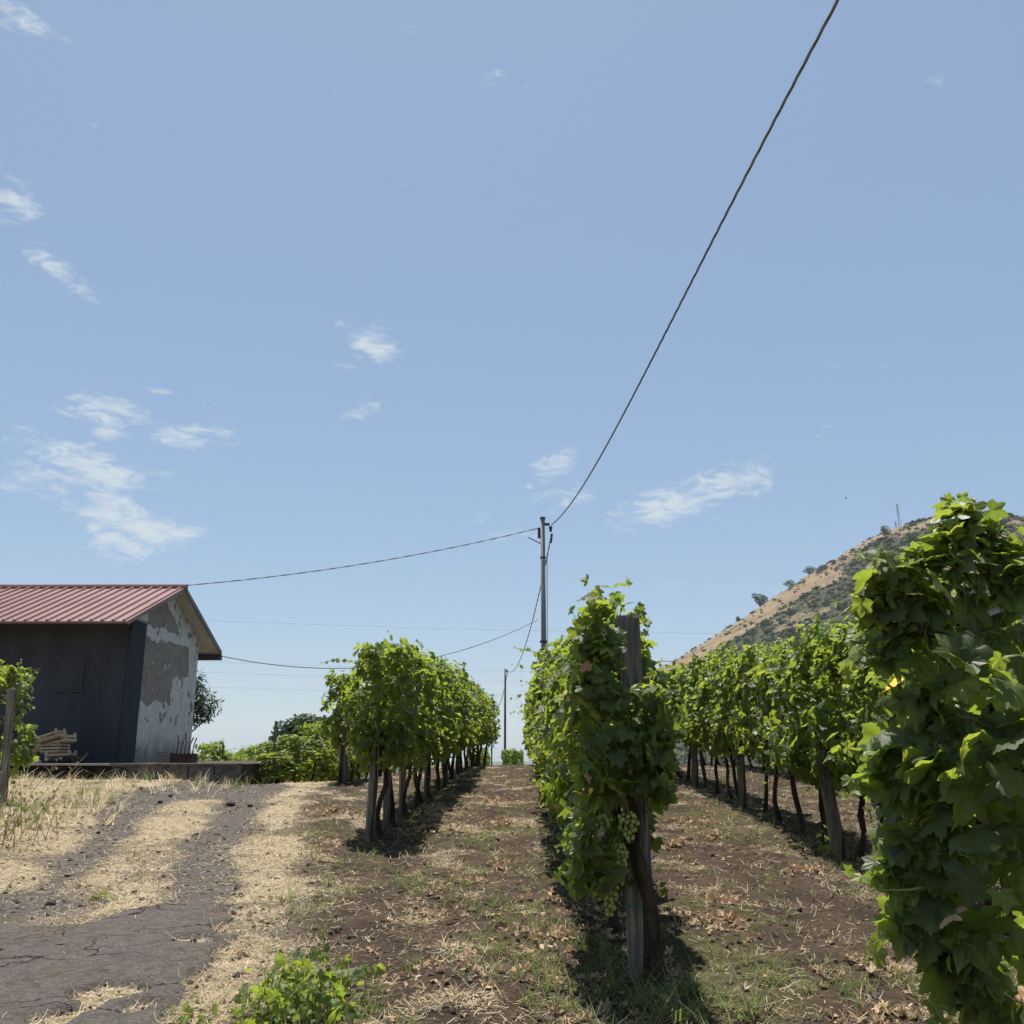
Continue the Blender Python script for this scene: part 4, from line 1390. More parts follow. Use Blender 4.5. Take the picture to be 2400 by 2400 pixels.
# leaf spray on the right foot of the post
rng = np.random.default_rng(81)

# grape bunches in the shade of the left row
for k, (px, py, Y) in enumerate([(905, 1760, 11.3), (925, 1775, 11.6), (820, 1745, 11.4), (850, 1760, 11.5)]):
    q = at(px, py, Y)
    host = [o for o in bpy.data.objects if o.get('label') == 'first vine of the left row, counted from its bare end post'][0]
    bunch(host, (q.x - host.location.x, q.y - host.location.y, q.z - host.location.z), .19, .055, 34, 20 + k)

# ------------------------------------------------------------------ big shaded vine at the right edge
DXY = (1.75, 3.05)
rng = np.random.default_rng(6000)
prof = [(1188, 2195, 2262), (1225, 2180, 2325), (1262, 2165, 2350), (1290, 2115, 2385), (1320, 2075, 2395), (1345, 2020, 2385), (1400, 2020, 2375), (1440, 1990, 2365), (1480, 2060, 2370), (1520, 2050, 2600), (1560, 2060, 2900), (1620, 2080, 2900), (1700, 2110, 2900), (1760, 2040, 2900), (1810, 2010, 2900), (1860, 2080, 2900), (1950, 2075, 2900), (2030, 2060, 2900), (2100, 2070, 2900), (2180, 2110, 2900), (2250, 2160, 2900), (2330, 2230, 2900), (2400, 2340, 2900), (2470, 2430, 2900)]
DY = 3.0
zz = np.array([at(2200, p_[0], DY).z for p_ in prof])[::-1]
xl = np.array([at(p_[1], p_[0], DY).x for p_ in prof])[::-1]
xr = np.array([at(p_[2], p_[0], DY).x for p_ in prof])[::-1]
n = 980
gd = g(*DXY)
cand, outs = [], []
tries = 0
Z = rng.uniform(zz[0], zz[-1], 9000)
XL, XR = np.interp(Z, zz, xl) + .035, np.interp(Z, zz, xr) - .03
XR = np.maximum(XR, XL + .02)
uu = rng.random(9000)
pick_edge = rng.random(9000) < .30
Xd = np.where(pick_edge, XL + np.abs(rng.normal(0, .10, 9000)) - .03, XL + (XR - XL) * uu)
half = np.clip((XR - XL) * .35, .08, .42)
front = rng.random(9000) < .62
Yd = DY + np.where(front, -half * (1 - np.abs(rng.normal(0, .25, 9000))), rng.uniform(-1, 1, 9000) * half * 1.1) * np.clip((Xd - XL) / .25 + .25, .25, 1)
ok = (Xd <= XR + .02) & (Xd < 2.35)
wt_ = np.where(Z > 2.0, 1.0, 1.0)
sel = np.where(ok)[0][:n]
P = np.stack([Xd[sel] - DXY[0], Yd[sel] - DXY[1], Z[sel] - gd], -1)
od = norm(np.stack([np.where(pick_edge[sel], -1.0, -.15) + rng.normal(0, .3, len(sel)), np.where(front[sel], -1.0, .2) + rng.normal(0, .35, len(sel)), rng.normal(.15, .35, len(sel)) + .9 * (Z[sel] > zz[-1] - .25)], -1))
Mx = leaf_pose(rng, od, len(sel), .70, .72, .7)
S = .077 * rng.uniform(.42, 1.35, len(sel))
S = np.where(Z[sel] > zz[-1] - .18, S * .72, S)
Y = (rng.random(len(sel)) < np.where(Z[sel] > zz[-1] - .28, .55, np.where(pick_edge[sel], .16, .04)))
# loose shoots leaving the outline, leaves shrinking to the tip
xp, xm, xs_, xy = [], [], [], []
for (pa, pb, n_) in [((2215, 1260), (2205, 1165), 8), ((2270, 1250), (2300, 1190), 7), ((2120, 1330), (2030, 1290), 8), ((2080, 1400), (1970, 1420), 8), ((2080, 1520), (1985, 1560), 6), ((2090, 1780), (1985, 1735), 7),
                     ((2080, 1830), (1980, 1850), 7), ((2090, 2010), (2005, 2050), 7), ((2120, 2160), (2040, 2230), 7), ((2240, 2300), (2180, 2400), 7), ((2340, 1300), (2385, 1240), 6)]:
    p0, p1 = np.array(at(pa[0], pa[1], DY - .05)), np.array(at(pb[0], pb[1], DY - .12))
    tt = np.linspace(0, 1, n_)[:, None]
    path = p0 + (p1 - p0) * tt + rng.normal(0, .018, (n_, 3)) - np.array([DXY[0], DXY[1], gd])
    od_ = norm((p1 - p0)[None] * 3 + rng.normal(0, .5, (n_, 3)))
    xp.append(path); xm.append(leaf_pose(rng, od_, n_, .8, .6, .4)); xs_.append(np.linspace(.075, .03, n_) * rng.uniform(.8, 1.15, n_)); xy.append(tt[:, 0] > .45)
P, Mx, S, Y = np.vstack([P] + xp), np.concatenate([Mx] + xm), np.concatenate([S] + xs_), np.concatenate([Y] + xy)
b = MB()
b.tube([(.12, .1, -.06), (.10, .08, .3), (.16, .05, .6), (.05, .02, .95), (-.05, 0, 1.25)], [.06, .05, .045, .04, .03], 8)
b.tube([(.05, .02, .95), (-.15, .0, 1.2), (-.30, -.02, 1.6), (-.38, -.02, 1.95)], [.03, .022, .016, .008], 7)
b.tube([(.05, .02, .95), (.2, .05, 1.3), (.1, 0, 1.7)], [.03, .022, .012], 7)
shoots = []
for (px, py), (px2, py2) in [((2160, 2080), (2030, 2085))]:
    p0, p1 = np.array(at(px, py, DY - .22)), np.array(at(px2, py2, DY - .15))
    off = np.array([DXY[0], DXY[1], gd])
    tt = np.linspace(0, 1, 7)[:, None]
    shoots.append(p0 + (p1 - p0) * tt + np.array([.02, -.03, .0]) * np.sin(tt * 3.1) - off)
vd = near_vine(DXY[0], DXY[1], P, Mx, S, Y, shoots, 300, 'large vine with broad shaded leaves filling the right edge', None, 6500, b.mesh('trunk', 'bark', True))
DRY_NEAR = [mesh_np('leaf', V_, F_, {'vein': ve_}, True, 'dry') for V_, F_, ve_ in HI[:2]]
YEL_NEAR = [mesh_np('leaf', V_, F_, {'vein': ve_}, True, 'yellow') for V_, F_, ve_ in HI[2:4]]
for v_ in (vd, va):
    lv_ = [o for o in v_.children if o.name.split('.')[0] == 'leaf']
    for k, i_ in enumerate(np.random.default_rng(12).choice(len(lv_), 9, replace=False)):
        lv_[int(i_)].data = (DRY_NEAR if k % 3 else YEL_NEAR)[k % 2]
        lv_[int(i_)].scale = [q_ * .7 for q_ in lv_[int(i_)].scale]
        lv_[int(i_)]['label'] = 'withered brown leaf' if k % 3 else 'yellowed leaf'

# ------------------------------------------------------------------ poles and cables
def utility_pole(x, y, h, r_b, r_t, label, mat, group, arms=True):
    z = g(x, y)
    po = thing('utility_pole', label, 'utility pole', (x, y, z), group)
    link('shaft', MB().tube([(0, 0, -.5), (0, 0, h * .5), (0, 0, h)], [r_b, (r_b + r_t) / 2, r_t], 10).mesh('shaft', mat, True), po)
    if arms:
        link('bracket', MB().box((-.06, -.05, h - .26), (.26, .05, h - .17)).mesh('bracket', 'steel'), po)
        link('clamp', MB().tube([(-.14, 0, h - .75), (-.14, 0, h - .35)], .055, 8).mesh('clamp', 'steel'), po)
        link('clamp', MB().tube([(.30, -.05, h - .95), (.34, -.05, h - .60)], .042, 8).mesh('clamp', 'steel'), po)
        link('insulator', MB().tube([(.30, 0, h - .5), (.30, 0, h - .3)], [.05, .07], 8).mesh('insulator', 'steel'), po)
        link('cap', MB().tube([(0, 0, h - .02), (0, 0, h + .06)], r_t * 1.25, 10).mesh('cap', 'steel'), po)
        for z_ in (h - 1.55, h - 4.7, h - 7.1, h - 5.0):
            link('band', MB().tube([(0, 0, z_), (0, 0, z_ + .07)], r_t * 1.12 + .012 * (h - z_), 10).mesh('band', 'steel'), po)
        link('riser_cable', MB().tube([(.26, -.05, h - .9), (.15, -.06, h - 1.6), (.135, -.06, h - 4), (.135, -.06, .5)], .014, 5).mesh('riser_cable', 'cable'), po)
        link('strut', MB().tube([(-.02, 0, h - 1.0), (-.55, 0, h - .72)], .02, 5).mesh('strut', 'steel'), po)
    else:
        link('bracket', MB().box((-.02, -.05, h - .28), (.22, .05, h - .10)).mesh('bracket', 'steel'), po)
    return po


P1 = Vector((.90, 35.0, 0))
top1 = 10.25
utility_pole(P1.x, P1.y, top1 - g(P1.x, P1.y), 0.112, .085, 'tall grey utility pole rising behind the middle row, the nearest of the line', 'pole', 'utility poles')
far_poles = []
for (px, py, Y, lab) in [(1184, 1567, 75, 'rusty thin utility pole standing in the gap between two rows'), (1153, 1651, 115, 'small far utility pole, third of the line'), (1130, 1664, 150, 'tiny farthest utility pole peeping over the left row')]:
    q = at(px, py, Y)
    utility_pole(q.x, Y, q.z - g(q.x, Y), .105, .085, lab, 'rust', 'utility poles', False)
    far_poles.append(q)


def cable(name, label, pts, rad, mat='cable', twist=0.0, n=5, group=None, strands=2):
    pts = [Vector(p_) for p_ in pts]
    if not twist:
        return link(name, MB().tube(pts, rad, n).mesh(name, mat, True), None, None, label, 'cable', group)
    root = thing(name, label, 'cable', pts[0], group)
    L = [0.0]
    for i in range(1, len(pts)):
        L.append(L[-1] + (pts[i] - pts[i - 1]).length)
    for s_ in range(strands):
        out = []
        for i, p_ in enumerate(pts):
            d = (pts[min(i + 1, len(pts) - 1)] - pts[max(i - 1, 0)]).normalized()
            a = d.cross(Vector((0, 0, 1))).normalized()
            b_ = d.cross(a)
            ang = 2 * math.pi * (L[i] / twist + s_ / strands)
            out.append(p_ - pts[0] + (a * math.cos(ang) + b_ * math.sin(ang)) * rad * .95)
        link('strand', MB().tube(out, rad, n).mesh('strand', mat, True), root)
    return root


def span(a, b, sag, n=40):
    a, b = Vector(a), Vector(b)
    return [a.lerp(b, i / n) - Vector((0, 0, sag * 4 * (i / n) * (1 - i / n))) for i in range(n + 1)]


# main twisted cable passing overhead to the right: vertical plane x = x0 + .1 (35 - y)
cab_px = [(1293, 1230), (1366, 1137), (1428, 1031), (1491, 919), (1553, 795), (1615, 671), (1677, 547), (1739, 435), (1801, 298), (1863, 186), (1925, 75), (1969, 0)]
x0 = P1.x + .32
cp = []
for px, py in cab_px:
    d = ray(px, py)
    tt = (x0 + .1 * 35) / (d.x + .1 * d.y)
    cp.append(Vector((0, 0, EYE)) + d * tt)
cy, cz = np.array([c_.y for c_ in cp]), np.array([c_.z for c_ in cp])
co_ = np.polyfit(cy, cz, 3)
yy = np.concatenate([np.linspace(34.95, 5.0, 330)])
pts = [Vector((x0 + .1 * (35 - y_), y_, float(np.polyval(co_, y_)))) for y_ in yy]
s0 = (pts[-1] - pts[-2]) / (pts[-2] - pts[-1]).length
pts += [pts[-1] + Vector((.1 * k, -1.0 * k, .02 * k)) * .5 for k in range(1, 24)]
cable('twisted_cable', 'thick twisted black cable sweeping overhead from the tall pole', pts, .0115, 'cable', 1.25, 7, 'overhead cables', 3)
ptop = Vector((P1.x - .12, P1.y, top1 - .35))
cable('house_cable', 'dark twisted cable running from the pole top down behind the shed ridge', span(ptop, at(300, 1382, 31), .35, 90), .011, 'cable', 1.1, 5, 'overhead cables', 2)
pm = at(1262, 1452, 34.9)
cable('service_cable', 'sagging dark cable from mid pole to the far eave of the shed', span(pm, (RX1 - .02, EY1 - .1, EZ - .1), .95, 50), .014, 'cable', 0, 5, 'overhead cables')
cable('line_cable', 'dark cable dropping from the tall pole to the rusty pole', span(Vector((P1.x + .30, 35.05, top1 - .75)), far_poles[0] + Vector((.2, -.1, -.2)), 1.6, 90), .015, 'cable', 1.6, 5, 'overhead cables', 2)
cable('line_cable', 'thin cable falling away from the rusty pole to the next', span(far_poles[0] + Vector((.2, 0, -.2)), far_poles[1] + Vector((.2, 0, -.2)), 1.3, 24), .028, 'cable', 0, 5, 'overhead cables')
cable('line_cable', 'faint cable between the two farthest poles', span(far_poles[1] + Vector((.2, 0, -.2)), far_poles[2] + Vector((.2, 0, -.2)), .6, 16), .02, 'cable', 0, 5, 'overhead cables')
for j, (ya_, yb_) in enumerate([(1447, 1466), (1542, 1562), (1569, 1587), (1605, 1619)]):
    a, b_ = at(100, ya_ - 10, 260), at(1700, yb_ + (yb_ - ya_), 300)
    cable('power_line', f'faint far power line across the sky, {["highest", "second highest", "third highest", "lowest"][j]} of four', span(a, b_, 1.0, 30), .022, 'farwire', 0, 4, 'far power lines')

# ------------------------------------------------------------------ hill
HILL_C = np.array([440., 930.])
sil = [(1560, 1562), (1625, 1522), (1740, 1452), (1830, 1392), (1900, 1342), (2000, 1287), (2075, 1248), (2150, 1228), (2230, 1208), (2300, 1206)]
pr, pz = [], []
for px, py in sil:
    q = at(px, py, HILL_C[1])
    pr.append(abs(q.x - HILL_C[0])); pz.append(q.z)
pr, pz = np.array(pr)[::-1], np.array(pz)[::-1]
pr = np.concatenate([[0], pr[pr > 4], [385, 440, 560]]); pz = np.concatenate([[pz[0]], pz[len(pz) - (len(pr) - 4):], [22, -25, -75]])


def HILLZ(x, y, det=True):
    r_ = np.hypot(x - HILL_C[0], (y - HILL_C[1]))
    z = np.interp(r_, pr, pz)
    right = sst(30, 260, x - HILL_C[0])
    z = z - right * 14 + right * 0
    if det:
        z = z + 5.0 * (fbm(x / 42, y / 42, 81) - .5) + 2.2 * (fbm(x / 11, y / 11, 83) - .5)
    return z


hx, hy = np.linspace(-300, 1300, 220), np.linspace(330, 1500, 170)
HXg, HYg = np.meshgrid(hx, hy)
HZg = HILLZ(HXg, HYg)
nh = len(hx)
ii = np.arange((len(hy) - 1) * nh).reshape(len(hy) - 1, nh)[:, :-1].ravel()
ang = np.degrees(np.arctan2(HILL_C[1] - HYg, HILL_C[0] - HXg))       # 0 = towards -X, 90 = towards the camera


def veg_density(x, y):
    a = np.degrees(np.arctan2(HILL_C[1] - y, HILL_C[0] - x))
    r_ = np.hypot(x - HILL_C[0], y - HILL_C[1])
    d = sst(10, 30, a + 22 * (fbm(x / 50, y / 50, 91) - .5)) * 1.0 + sst(100, 140, a) * .6
    d = np.maximum(d, .16 * sst(.5, .7, fbm(x / 24, y / 24, 92)))
    return np.clip(d * (.30 + 1.2 * sst(.36, .58, fbm(x / 28, y / 28, 95))) * sst(25, 90, r_), 0, 1)


vd_ = veg_density(HXg, HYg)
m, t = new_mat('dry_hill')
co = tcoord(t)
n1, n2, n3 = t.noise(co, .03, 6, .6), t.noise(co, .22, 5, .65), t.noise(t.mapping(co, (.2, .2, 1.0)), .9, 4, .6)
c = t.mix(t.smooth(n1, .3, .7), (.172, .130, .084), (.265, .200, .128))
c = t.mix(t.smooth(n2, .52, .72, 0, .7), c, (.085, .072, .045))
c = t.mix(t.smooth(n3, .54, .66, 0, .6), c, (.11, .082, .055))
c = t.mix(t.smooth(t.m('ADD', t.attr('veg'), t.m('MULTIPLY', t.m('SUBTRACT', n2, .5), 1.2)), .22, .6, 0, .9), c, (.046, .053, .036))
finish(t, principled(t, c, 1.0, .05, t.bump(n2, .8, 2.0)))
M['hill'] = m
link('hill', mesh_np('hill', np.stack([HXg, HYg, HZg], -1).reshape(-1, 3), np.stack([ii, ii + 1, ii + nh + 1, ii + nh], -1), {'veg': vd_.ravel()}, True, 'hill'), kind='structure')
# scrub on the slope
rng = np.random.default_rng(8)
sx_ = rng.uniform(60, 760, 60000); sy_ = rng.uniform(480, 960, 60000)
okk = rng.random(60000) < np.clip(veg_density(sx_, sy_) * 1.2, .06, 1)
sx_, sy_ = sx_[okk][:20000], sy_[okk][:20000]


def tuft_template(seed, n=16):
    r_ = np.random.default_rng(seed)
    V, Fc = [], []
    for k in range(n):
        d = norm(r_.normal(0, 1, 3)); d[2] = abs(d[2]) * .9
        c_ = d * r_.uniform(.45, 1.0)
        s_ = r_.uniform(.28, .5)
        a = norm(np.cross(d, r_.normal(0, 1, 3))); b_ = np.cross(d, a)
        i = len(V)
        V += [c_ + a * s_, c_ - a * s_ * .6 + b_ * s_ * .9, c_ - a * s_ * .5 - b_ * s_ * .9, c_ + d * s_ * .5]
        Fc += [(i, i + 1, i + 3), (i + 1, i + 2, i + 3), (i + 2, i, i + 3)]
    return np.array(V), np.array(Fc)


TUFT = [tuft_template(s) for s in range(4)]
N = len(sx_)
rz = rng.uniform(0, 6.28, N)
Mz = np.zeros((N, 3, 3)); Mz[:, 0, 0] = np.cos(rz); Mz[:, 0, 1] = -np.sin(rz); Mz[:, 1, 0] = np.sin(rz); Mz[:, 1, 1] = np.cos(rz); Mz[:, 2, 2] = rng.uniform(.6, 1.0, N)
V, Fc, at_ = scatter(TUFT, rng.integers(0, 4, N), Mz, rng.uniform(.8, 2.6, N) * rng.uniform(.5, 1.7, N), np.stack([sx_, sy_, HILLZ(sx_, sy_) - .3], -1), rng.random(N))
link('scrub', mesh_np('scrub', V, Fc, at_, False, 'scrub'), None, None, 'dark green scrub covering the front of the hill', 'scrub', kind='stuff')


def hill_tree(px, py, hpx, label, seed, wf=1.0):
    # march the ray to the slope, else stand on the skyline
    q = None
    d = ray(px, py)
    best = None
    for tt in np.arange(450, 1150, 2.0):
        p_ = Vector((0, 0, EYE)) + d * tt
        gap = p_.z - float(HILLZ(p_.x, p_.y))
        if best is None or gap < best[0]:
            best = (gap, p_)
        if gap < 0:
            break
    p_ = best[1]
    zb = float(HILLZ(p_.x, p_.y)) - .4
    s_ = hpx / F_PX * p_.y * 1.0
    rng = np.random.default_rng(seed)
    v = thing('hill_tree', label, 'tree', (p_.x, p_.y, zb), 'lone trees on the hill')
    link('trunk', MB().tube([(0, 0, -1), (.1, 0, s_ * .5)], [s_ * .05, s_ * .03], 5).mesh('trunk', 'tree_bark'), v)
    bl_ = [(0, 0, s_ * .48, s_ * .40 * wf, s_ * .40)] + [(rng.uniform(-.5, .5) * s_ * wf, rng.uniform(-.2, .2) * s_, s_ * rng.uniform(.15, .75), s_ * .25 * wf, s_ * .22) for _ in range(5)]
    P, Mx, S = blob_leaves(rng, 420, bl_, s_ * .09)
    V, Fc, at_ = scatter(OVAL, rng.integers(0, 3, 420), Mx, S, P, rng.random(420))
    link('crown', mesh_np('crown', V, Fc, at_, False, 'tree_leaf'), v, kind='stuff')


for i, (px, py, hh, wf, lab) in enumerate([(2077, 1252, 24, 1.2, 'round tree on the skyline just left of the mast'), (1782, 1420, 36, .8, 'feathery dark tree on the lower skyline of the hill'), (1731, 1448, 14, .8, 'small bush lowest on the hill skyline'),
                                           (1900, 1345, 22, 1.5, 'wide bush on the hill skyline halfway up'), (1853, 1378, 22, 1.4, 'dark bush below the skyline next to the wide bush'), (2307, 1218, 16, 1.2, 'small round tree on the hilltop right of the vine tip'), (2140, 1268, 30, 1.1, 'dark rounded bush just below the mast on the slope'), (1932, 1336, 16, 1.3, 'bush on the skyline just above the wide bush')]):
    hill_tree(px, py, hh, lab, 700 + i, wf)


def mast(px, py0, py1, label, wpx):
    q = at(px, py0, HILL_C[1] - 20)
    zb = float(HILLZ(q.x, q.y)) - 1
    h = at(px, py1, HILL_C[1] - 20).z - zb
    v = thing('antenna_mast', label, 'mast', (q.x, q.y, zb), 'masts on the hilltop')
    w_ = wpx / F_PX * q.y / 2
    b = MB()
    corners = [(w_, -w_), (-w_, -w_), (0, w_)]
    for cx, cy_ in corners:
        link('leg', MB().tube([(cx * 1.3, cy_ * 1.3, 0), (cx * .7, cy_ * .7, h)], .13, 4).mesh('leg', 'steel'), v)
    k = 0
    n_ = max(4, int(h / 2.2))
    for i in range(n_):
        z0, z1 = h * i / n_, h * (i + 1) / n_
        s0, s1 = 1.3 - .6 * i / n_, 1.3 - .6 * (i + 1) / n_
        for j in range(3):
            a, c_ = corners[j], corners[(j + 1) % 3]
            b.tube([(a[0] * s0, a[1] * s0, z0), (c_[0] * s1, c_[1] * s1, z1)], .07, 4)
    link('bracing', b.mesh('bracing', 'steel'), v)
    for z_ in (.97, .85, .72, .6):
        link('antenna', MB().box((-w_ * 1.5, -w_ * 1.6, h * z_ - .9), (-w_ * .7, -w_ * .9, h * z_ + .9)).mesh('antenna', 'rust'), v)


mast(2109, 1243, 1183, 'tall lattice antenna mast on the hilltop', 4.5)
mast(2101, 1245, 1224, 'short slim mast beside the tall lattice mast', 2.5)

# pale concrete building behind the vine at the right edge
q = at(2368, 1412, 30)
gb = g(17, 30)
bd = thing('concrete_building', 'grey stained concrete building glimpsed behind the vine at the right edge', 'building', (q.x, 30, gb))
hb = q.z - gb
link('wall', MB().box((0, 0, -1), (7, 5, hb)).mesh('wall', 'concrete'), bd)
link('parapet', MB().box((-.12, -.12, hb + .003), (7.1, 5.1, hb + .12)).mesh('parapet', 'concrete'), bd)
# bird
q = at(1980, 1168, 120)
bb = MB()
bb.add([(-.05, 0, 0), (.25, 0, .02), (0, .06, .03), (0, -.06, .03), (.05, .38, .12), (.10, .42, .1), (.05, -.38, .12), (.10, -.42, .1), (.1, 0, -.04)], [(0, 2, 1), (0, 1, 3), (2, 4, 5), (2, 5, 1), (3, 7, 6), (3, 1, 7), (0, 8, 2), (0, 3, 8), (8, 1, 2), (8, 3, 1)])
link('bird', bb.mesh('bird', 'steel'), None, q, 'tiny dark bird in the sky left of the mast', 'bird')

# ------------------------------------------------------------------ ground cover
def strand_template(n=3, bend=.25, wdt=1.0):
    """thin flat blade along +Y, unit length, width along X, n segments"""
    V, Fc = [], []
    for i in range(n + 1):
        tt = i / n
        w_ = wdt * (1 - .8 * tt) if n > 2 else wdt * (1 - .3 * tt)
        V += [(-w_ / 2, tt, bend * tt * tt), (w_ / 2, tt, bend * tt * tt)]
    for i in range(n):
        a = 2 * i
        Fc += [(a, a + 1, a + 3), (a, a + 3, a + 2)]
    return np.array(V), np.array(Fc)


def tris_of(F4):
    return np.concatenate([F4[:, [0, 1, 2]], F4[:, [0, 2, 3]]])


def ground_z(x, y):
    """height of the built sheet (nearest grid sample)"""
    i = np.clip(np.searchsorted(xs, x), 1, nx - 1)
    j = np.clip(np.searchsorted(ys, y), 1, ny - 1)
    fx = (x - xs[i - 1]) / (xs[i] - xs[i - 1]); fy = (y - ys[j - 1]) / (ys[j] - ys[j - 1])
    return GZ[j - 1, i - 1] * (1 - fx) * (1 - fy) + GZ[j - 1, i] * fx * (1 - fy) + GZ[j, i - 1] * (1 - fx) * fy + GZ[j, i] * fx * fy


def sample_ground(rng, n, dens):
    """points in the visible wedge, denser near the camera; dens(x,y) in 0..1"""
    y = 3.6 * (26 / 3.6) ** (rng.random(n * 3))
    x = rng.uniform(-.60, .56, n * 3) * (y + .4)
    k = rng.random(n * 3) < dens(x, y)
    return x[k][:n], y[k][:n]


def strands(name, n, dens, length, width, tilt, mat, seed, label, cat, templates, lift=.0, upright=False, grow=.07):
    rng = np.random.default_rng(seed)
    x, y = sample_ground(rng, n, dens)
    N = len(x)
    z = ground_z(x, y) + lift
    a = rng.uniform(0, 2 * math.pi, N)
    d = np.stack([np.cos(a), np.sin(a), rng.normal(.0, tilt, N) + (0 if not upright else 1.5)], -1)
    nr = np.stack([rng.normal(0, .35, N), rng.normal(0, .35, N), np.ones(N)], -1)
    if upright:
        nr = np.stack([-np.cos(a), -np.sin(a), .4 * np.ones(N)], -1)
    Mx = frames(nr, norm(d)) if upright else frames(nr, norm(d))
    L = length[0] + (length[1] - length[0]) * rng.random(N) ** 1.7
    wmul = (width * (1 + grow * np.maximum(y - 4, 0)) / L)[:, None]
    Mx = Mx.copy()
    Mx[:, :, 0] *= wmul
    V, Fc, at_ = scatter(templates, rng.integers(0, len(templates), N), Mx, L, np.stack([x, y, z], -1), rng.random(N))
    return link(name, mesh_np(name, V, Fc, at_, False, mat), None, None, label, cat, kind='stuff')


flat_t = [strand_template(2, b_, 1.0) for b_ in (-.08, .05, .14, .3)]
up_t = [strand_template(3, b_, 1.0) for b_ in (-.15, -.35, -.6, -.9)]


def d_straw(x, y):
    return np.clip(field_at(straw, x, y) ** 1.4 + .07 * field_at(track, x, y) + .03 * field_at(asph, x, y), 0, 1)


def d_mid(x, y):
    s_ = field_at(straw, x, y)
    return np.clip((.12 + 1.3 * s_) * sst(.38, .62, fbm(x * 5, y * 5, 58)), 0, 1) * (1 - field_at(asph, x, y)) * (1 - .9 * field_at(track, x, y))


strands('straw', 95000, d_straw, (.015, .10), .0032, .16, 'straw', 201, 'pale dry straw strewn along the track', 'straw', flat_t, .008)
strands('stubble', 46000, d_mid, (.015, .11), .0023, .22, 'stubble', 202, 'loose dry stalks between the rows', 'straw', flat_t, .008)


def d_grass(x, y):
    gr = sst(.50, .66, fbm(x * 1.1, y * 1.1, 55)) * sst(-.5, .4, x - np.interp(y, SB_Y, SB_X))
    gr += .05
    gr += .5 * np.exp(-((x - XA + .35) / .3) ** 2) * (y > 5) + .4 * np.exp(-((x - XB - .2) / .4) ** 2) * (y > 10) + .35 * np.exp(-((x - XC + .2) / .4) ** 2)
    return np.clip(gr, 0, 1) * (1 - field_at(asph, x, y)) * (1 - .97 * field_at(track, x, y)) * (.15 + .85 * sst(-2.5, -1.0, x + .15 * y - .8))


def tuft_cluster(seed, n=9):
    r_ = np.random.default_rng(seed)
    Vs, Fs = [], []
    off = 0
    for k in range(n):
        V, Fc = strand_template(3, -r_.uniform(.1, .9), .045)
        a = r_.uniform(0, 6.28); tl = r_.uniform(.15, .9)
        dirv = norm(np.array([math.cos(a) * tl, math.sin(a) * tl, 1.0]))
        nr = np.array([-math.cos(a), -math.sin(a), tl])
        Mx = frames(nr[None], dirv[None])[0]
        L = r_.uniform(.45, 1.0)
        V = (V * np.array([1 / L, 1, 1])) @ Mx.T * L + np.array([r_.normal(0, .10), r_.normal(0, .10), 0])
        Vs.append(V); Fs.append(Fc + off); off += len(V)
    return np.concatenate(Vs), np.concatenate(Fs)


GT = [tuft_cluster(s) for s in range(6)]


def tufts(name, n, dens, size, mat, seed, label):
    rng = np.random.default_rng(seed)
    x, y = sample_ground(rng, n, dens)
    N = len(x)
    rz = rng.uniform(0, 6.28, N)
    Mz = np.zeros((N, 3, 3)); Mz[:, 0, 0] = np.cos(rz); Mz[:, 0, 1] = -np.sin(rz); Mz[:, 1, 0] = np.sin(rz); Mz[:, 1, 1] = np.cos(rz); Mz[:, 2, 2] = 1
    V, Fc, at_ = scatter(GT, rng.integers(0, 6, N), Mz, rng.uniform(*size, N), np.stack([x, y, ground_z(x, y) - .005], -1), rng.random(N))
    return link(name, mesh_np(name, V, Fc, at_, False, mat), None, None, label, 'grass', kind='stuff')


tufts('grass', 4200, d_grass, (.04, .17), 'grass', 211, 'short green grass growing between the vine rows')
tufts('dry_grass', 900, lambda x, y: np.clip(.25 + field_at(straw, x, y), 0, 1) * (1 - field_at(asph, x, y)) * (1 - field_at(track, x, y)) * .8, (.04, .13), 'straw', 212, 'dry standing grass beside the track')


def d_bank(x, y):
    return np.clip(np.exp(-((y - 17.9) / .9) ** 2) * (x < -5.0) + .9 * np.exp(-((x + 6.6) / .9) ** 2) * (y > 9.5) * (y < 17), 0, 1)


tufts('bank_weeds', 1700, d_bank, (.12, .42), 'straw', 213, 'tall dry weeds along the foot of the low wall')
tufts('bank_grass', 1000, d_bank, (.10, .35), 'grass', 214, 'green weeds along the foot of the low wall')
# long grass at the foot of the end post
rng = np.random.default_rng(215)
N = 60
x = rng.normal(.72, .30, N); y = rng.normal(5.35, .35, N)
Mz = np.tile(np.eye(3), (N, 1, 1))
V, Fc, at_ = scatter(GT, rng.integers(0, 6, N), Mz, rng.uniform(.12, .30, N), np.stack([x, y, ground_z(x, y) - .01], -1), rng.random(N))
link('shade_grass', mesh_np('shade_grass', V, Fc, at_, False, 'grass'), None, None, 'long thin grass in the shade at the end post foot', 'grass', kind='stuff')

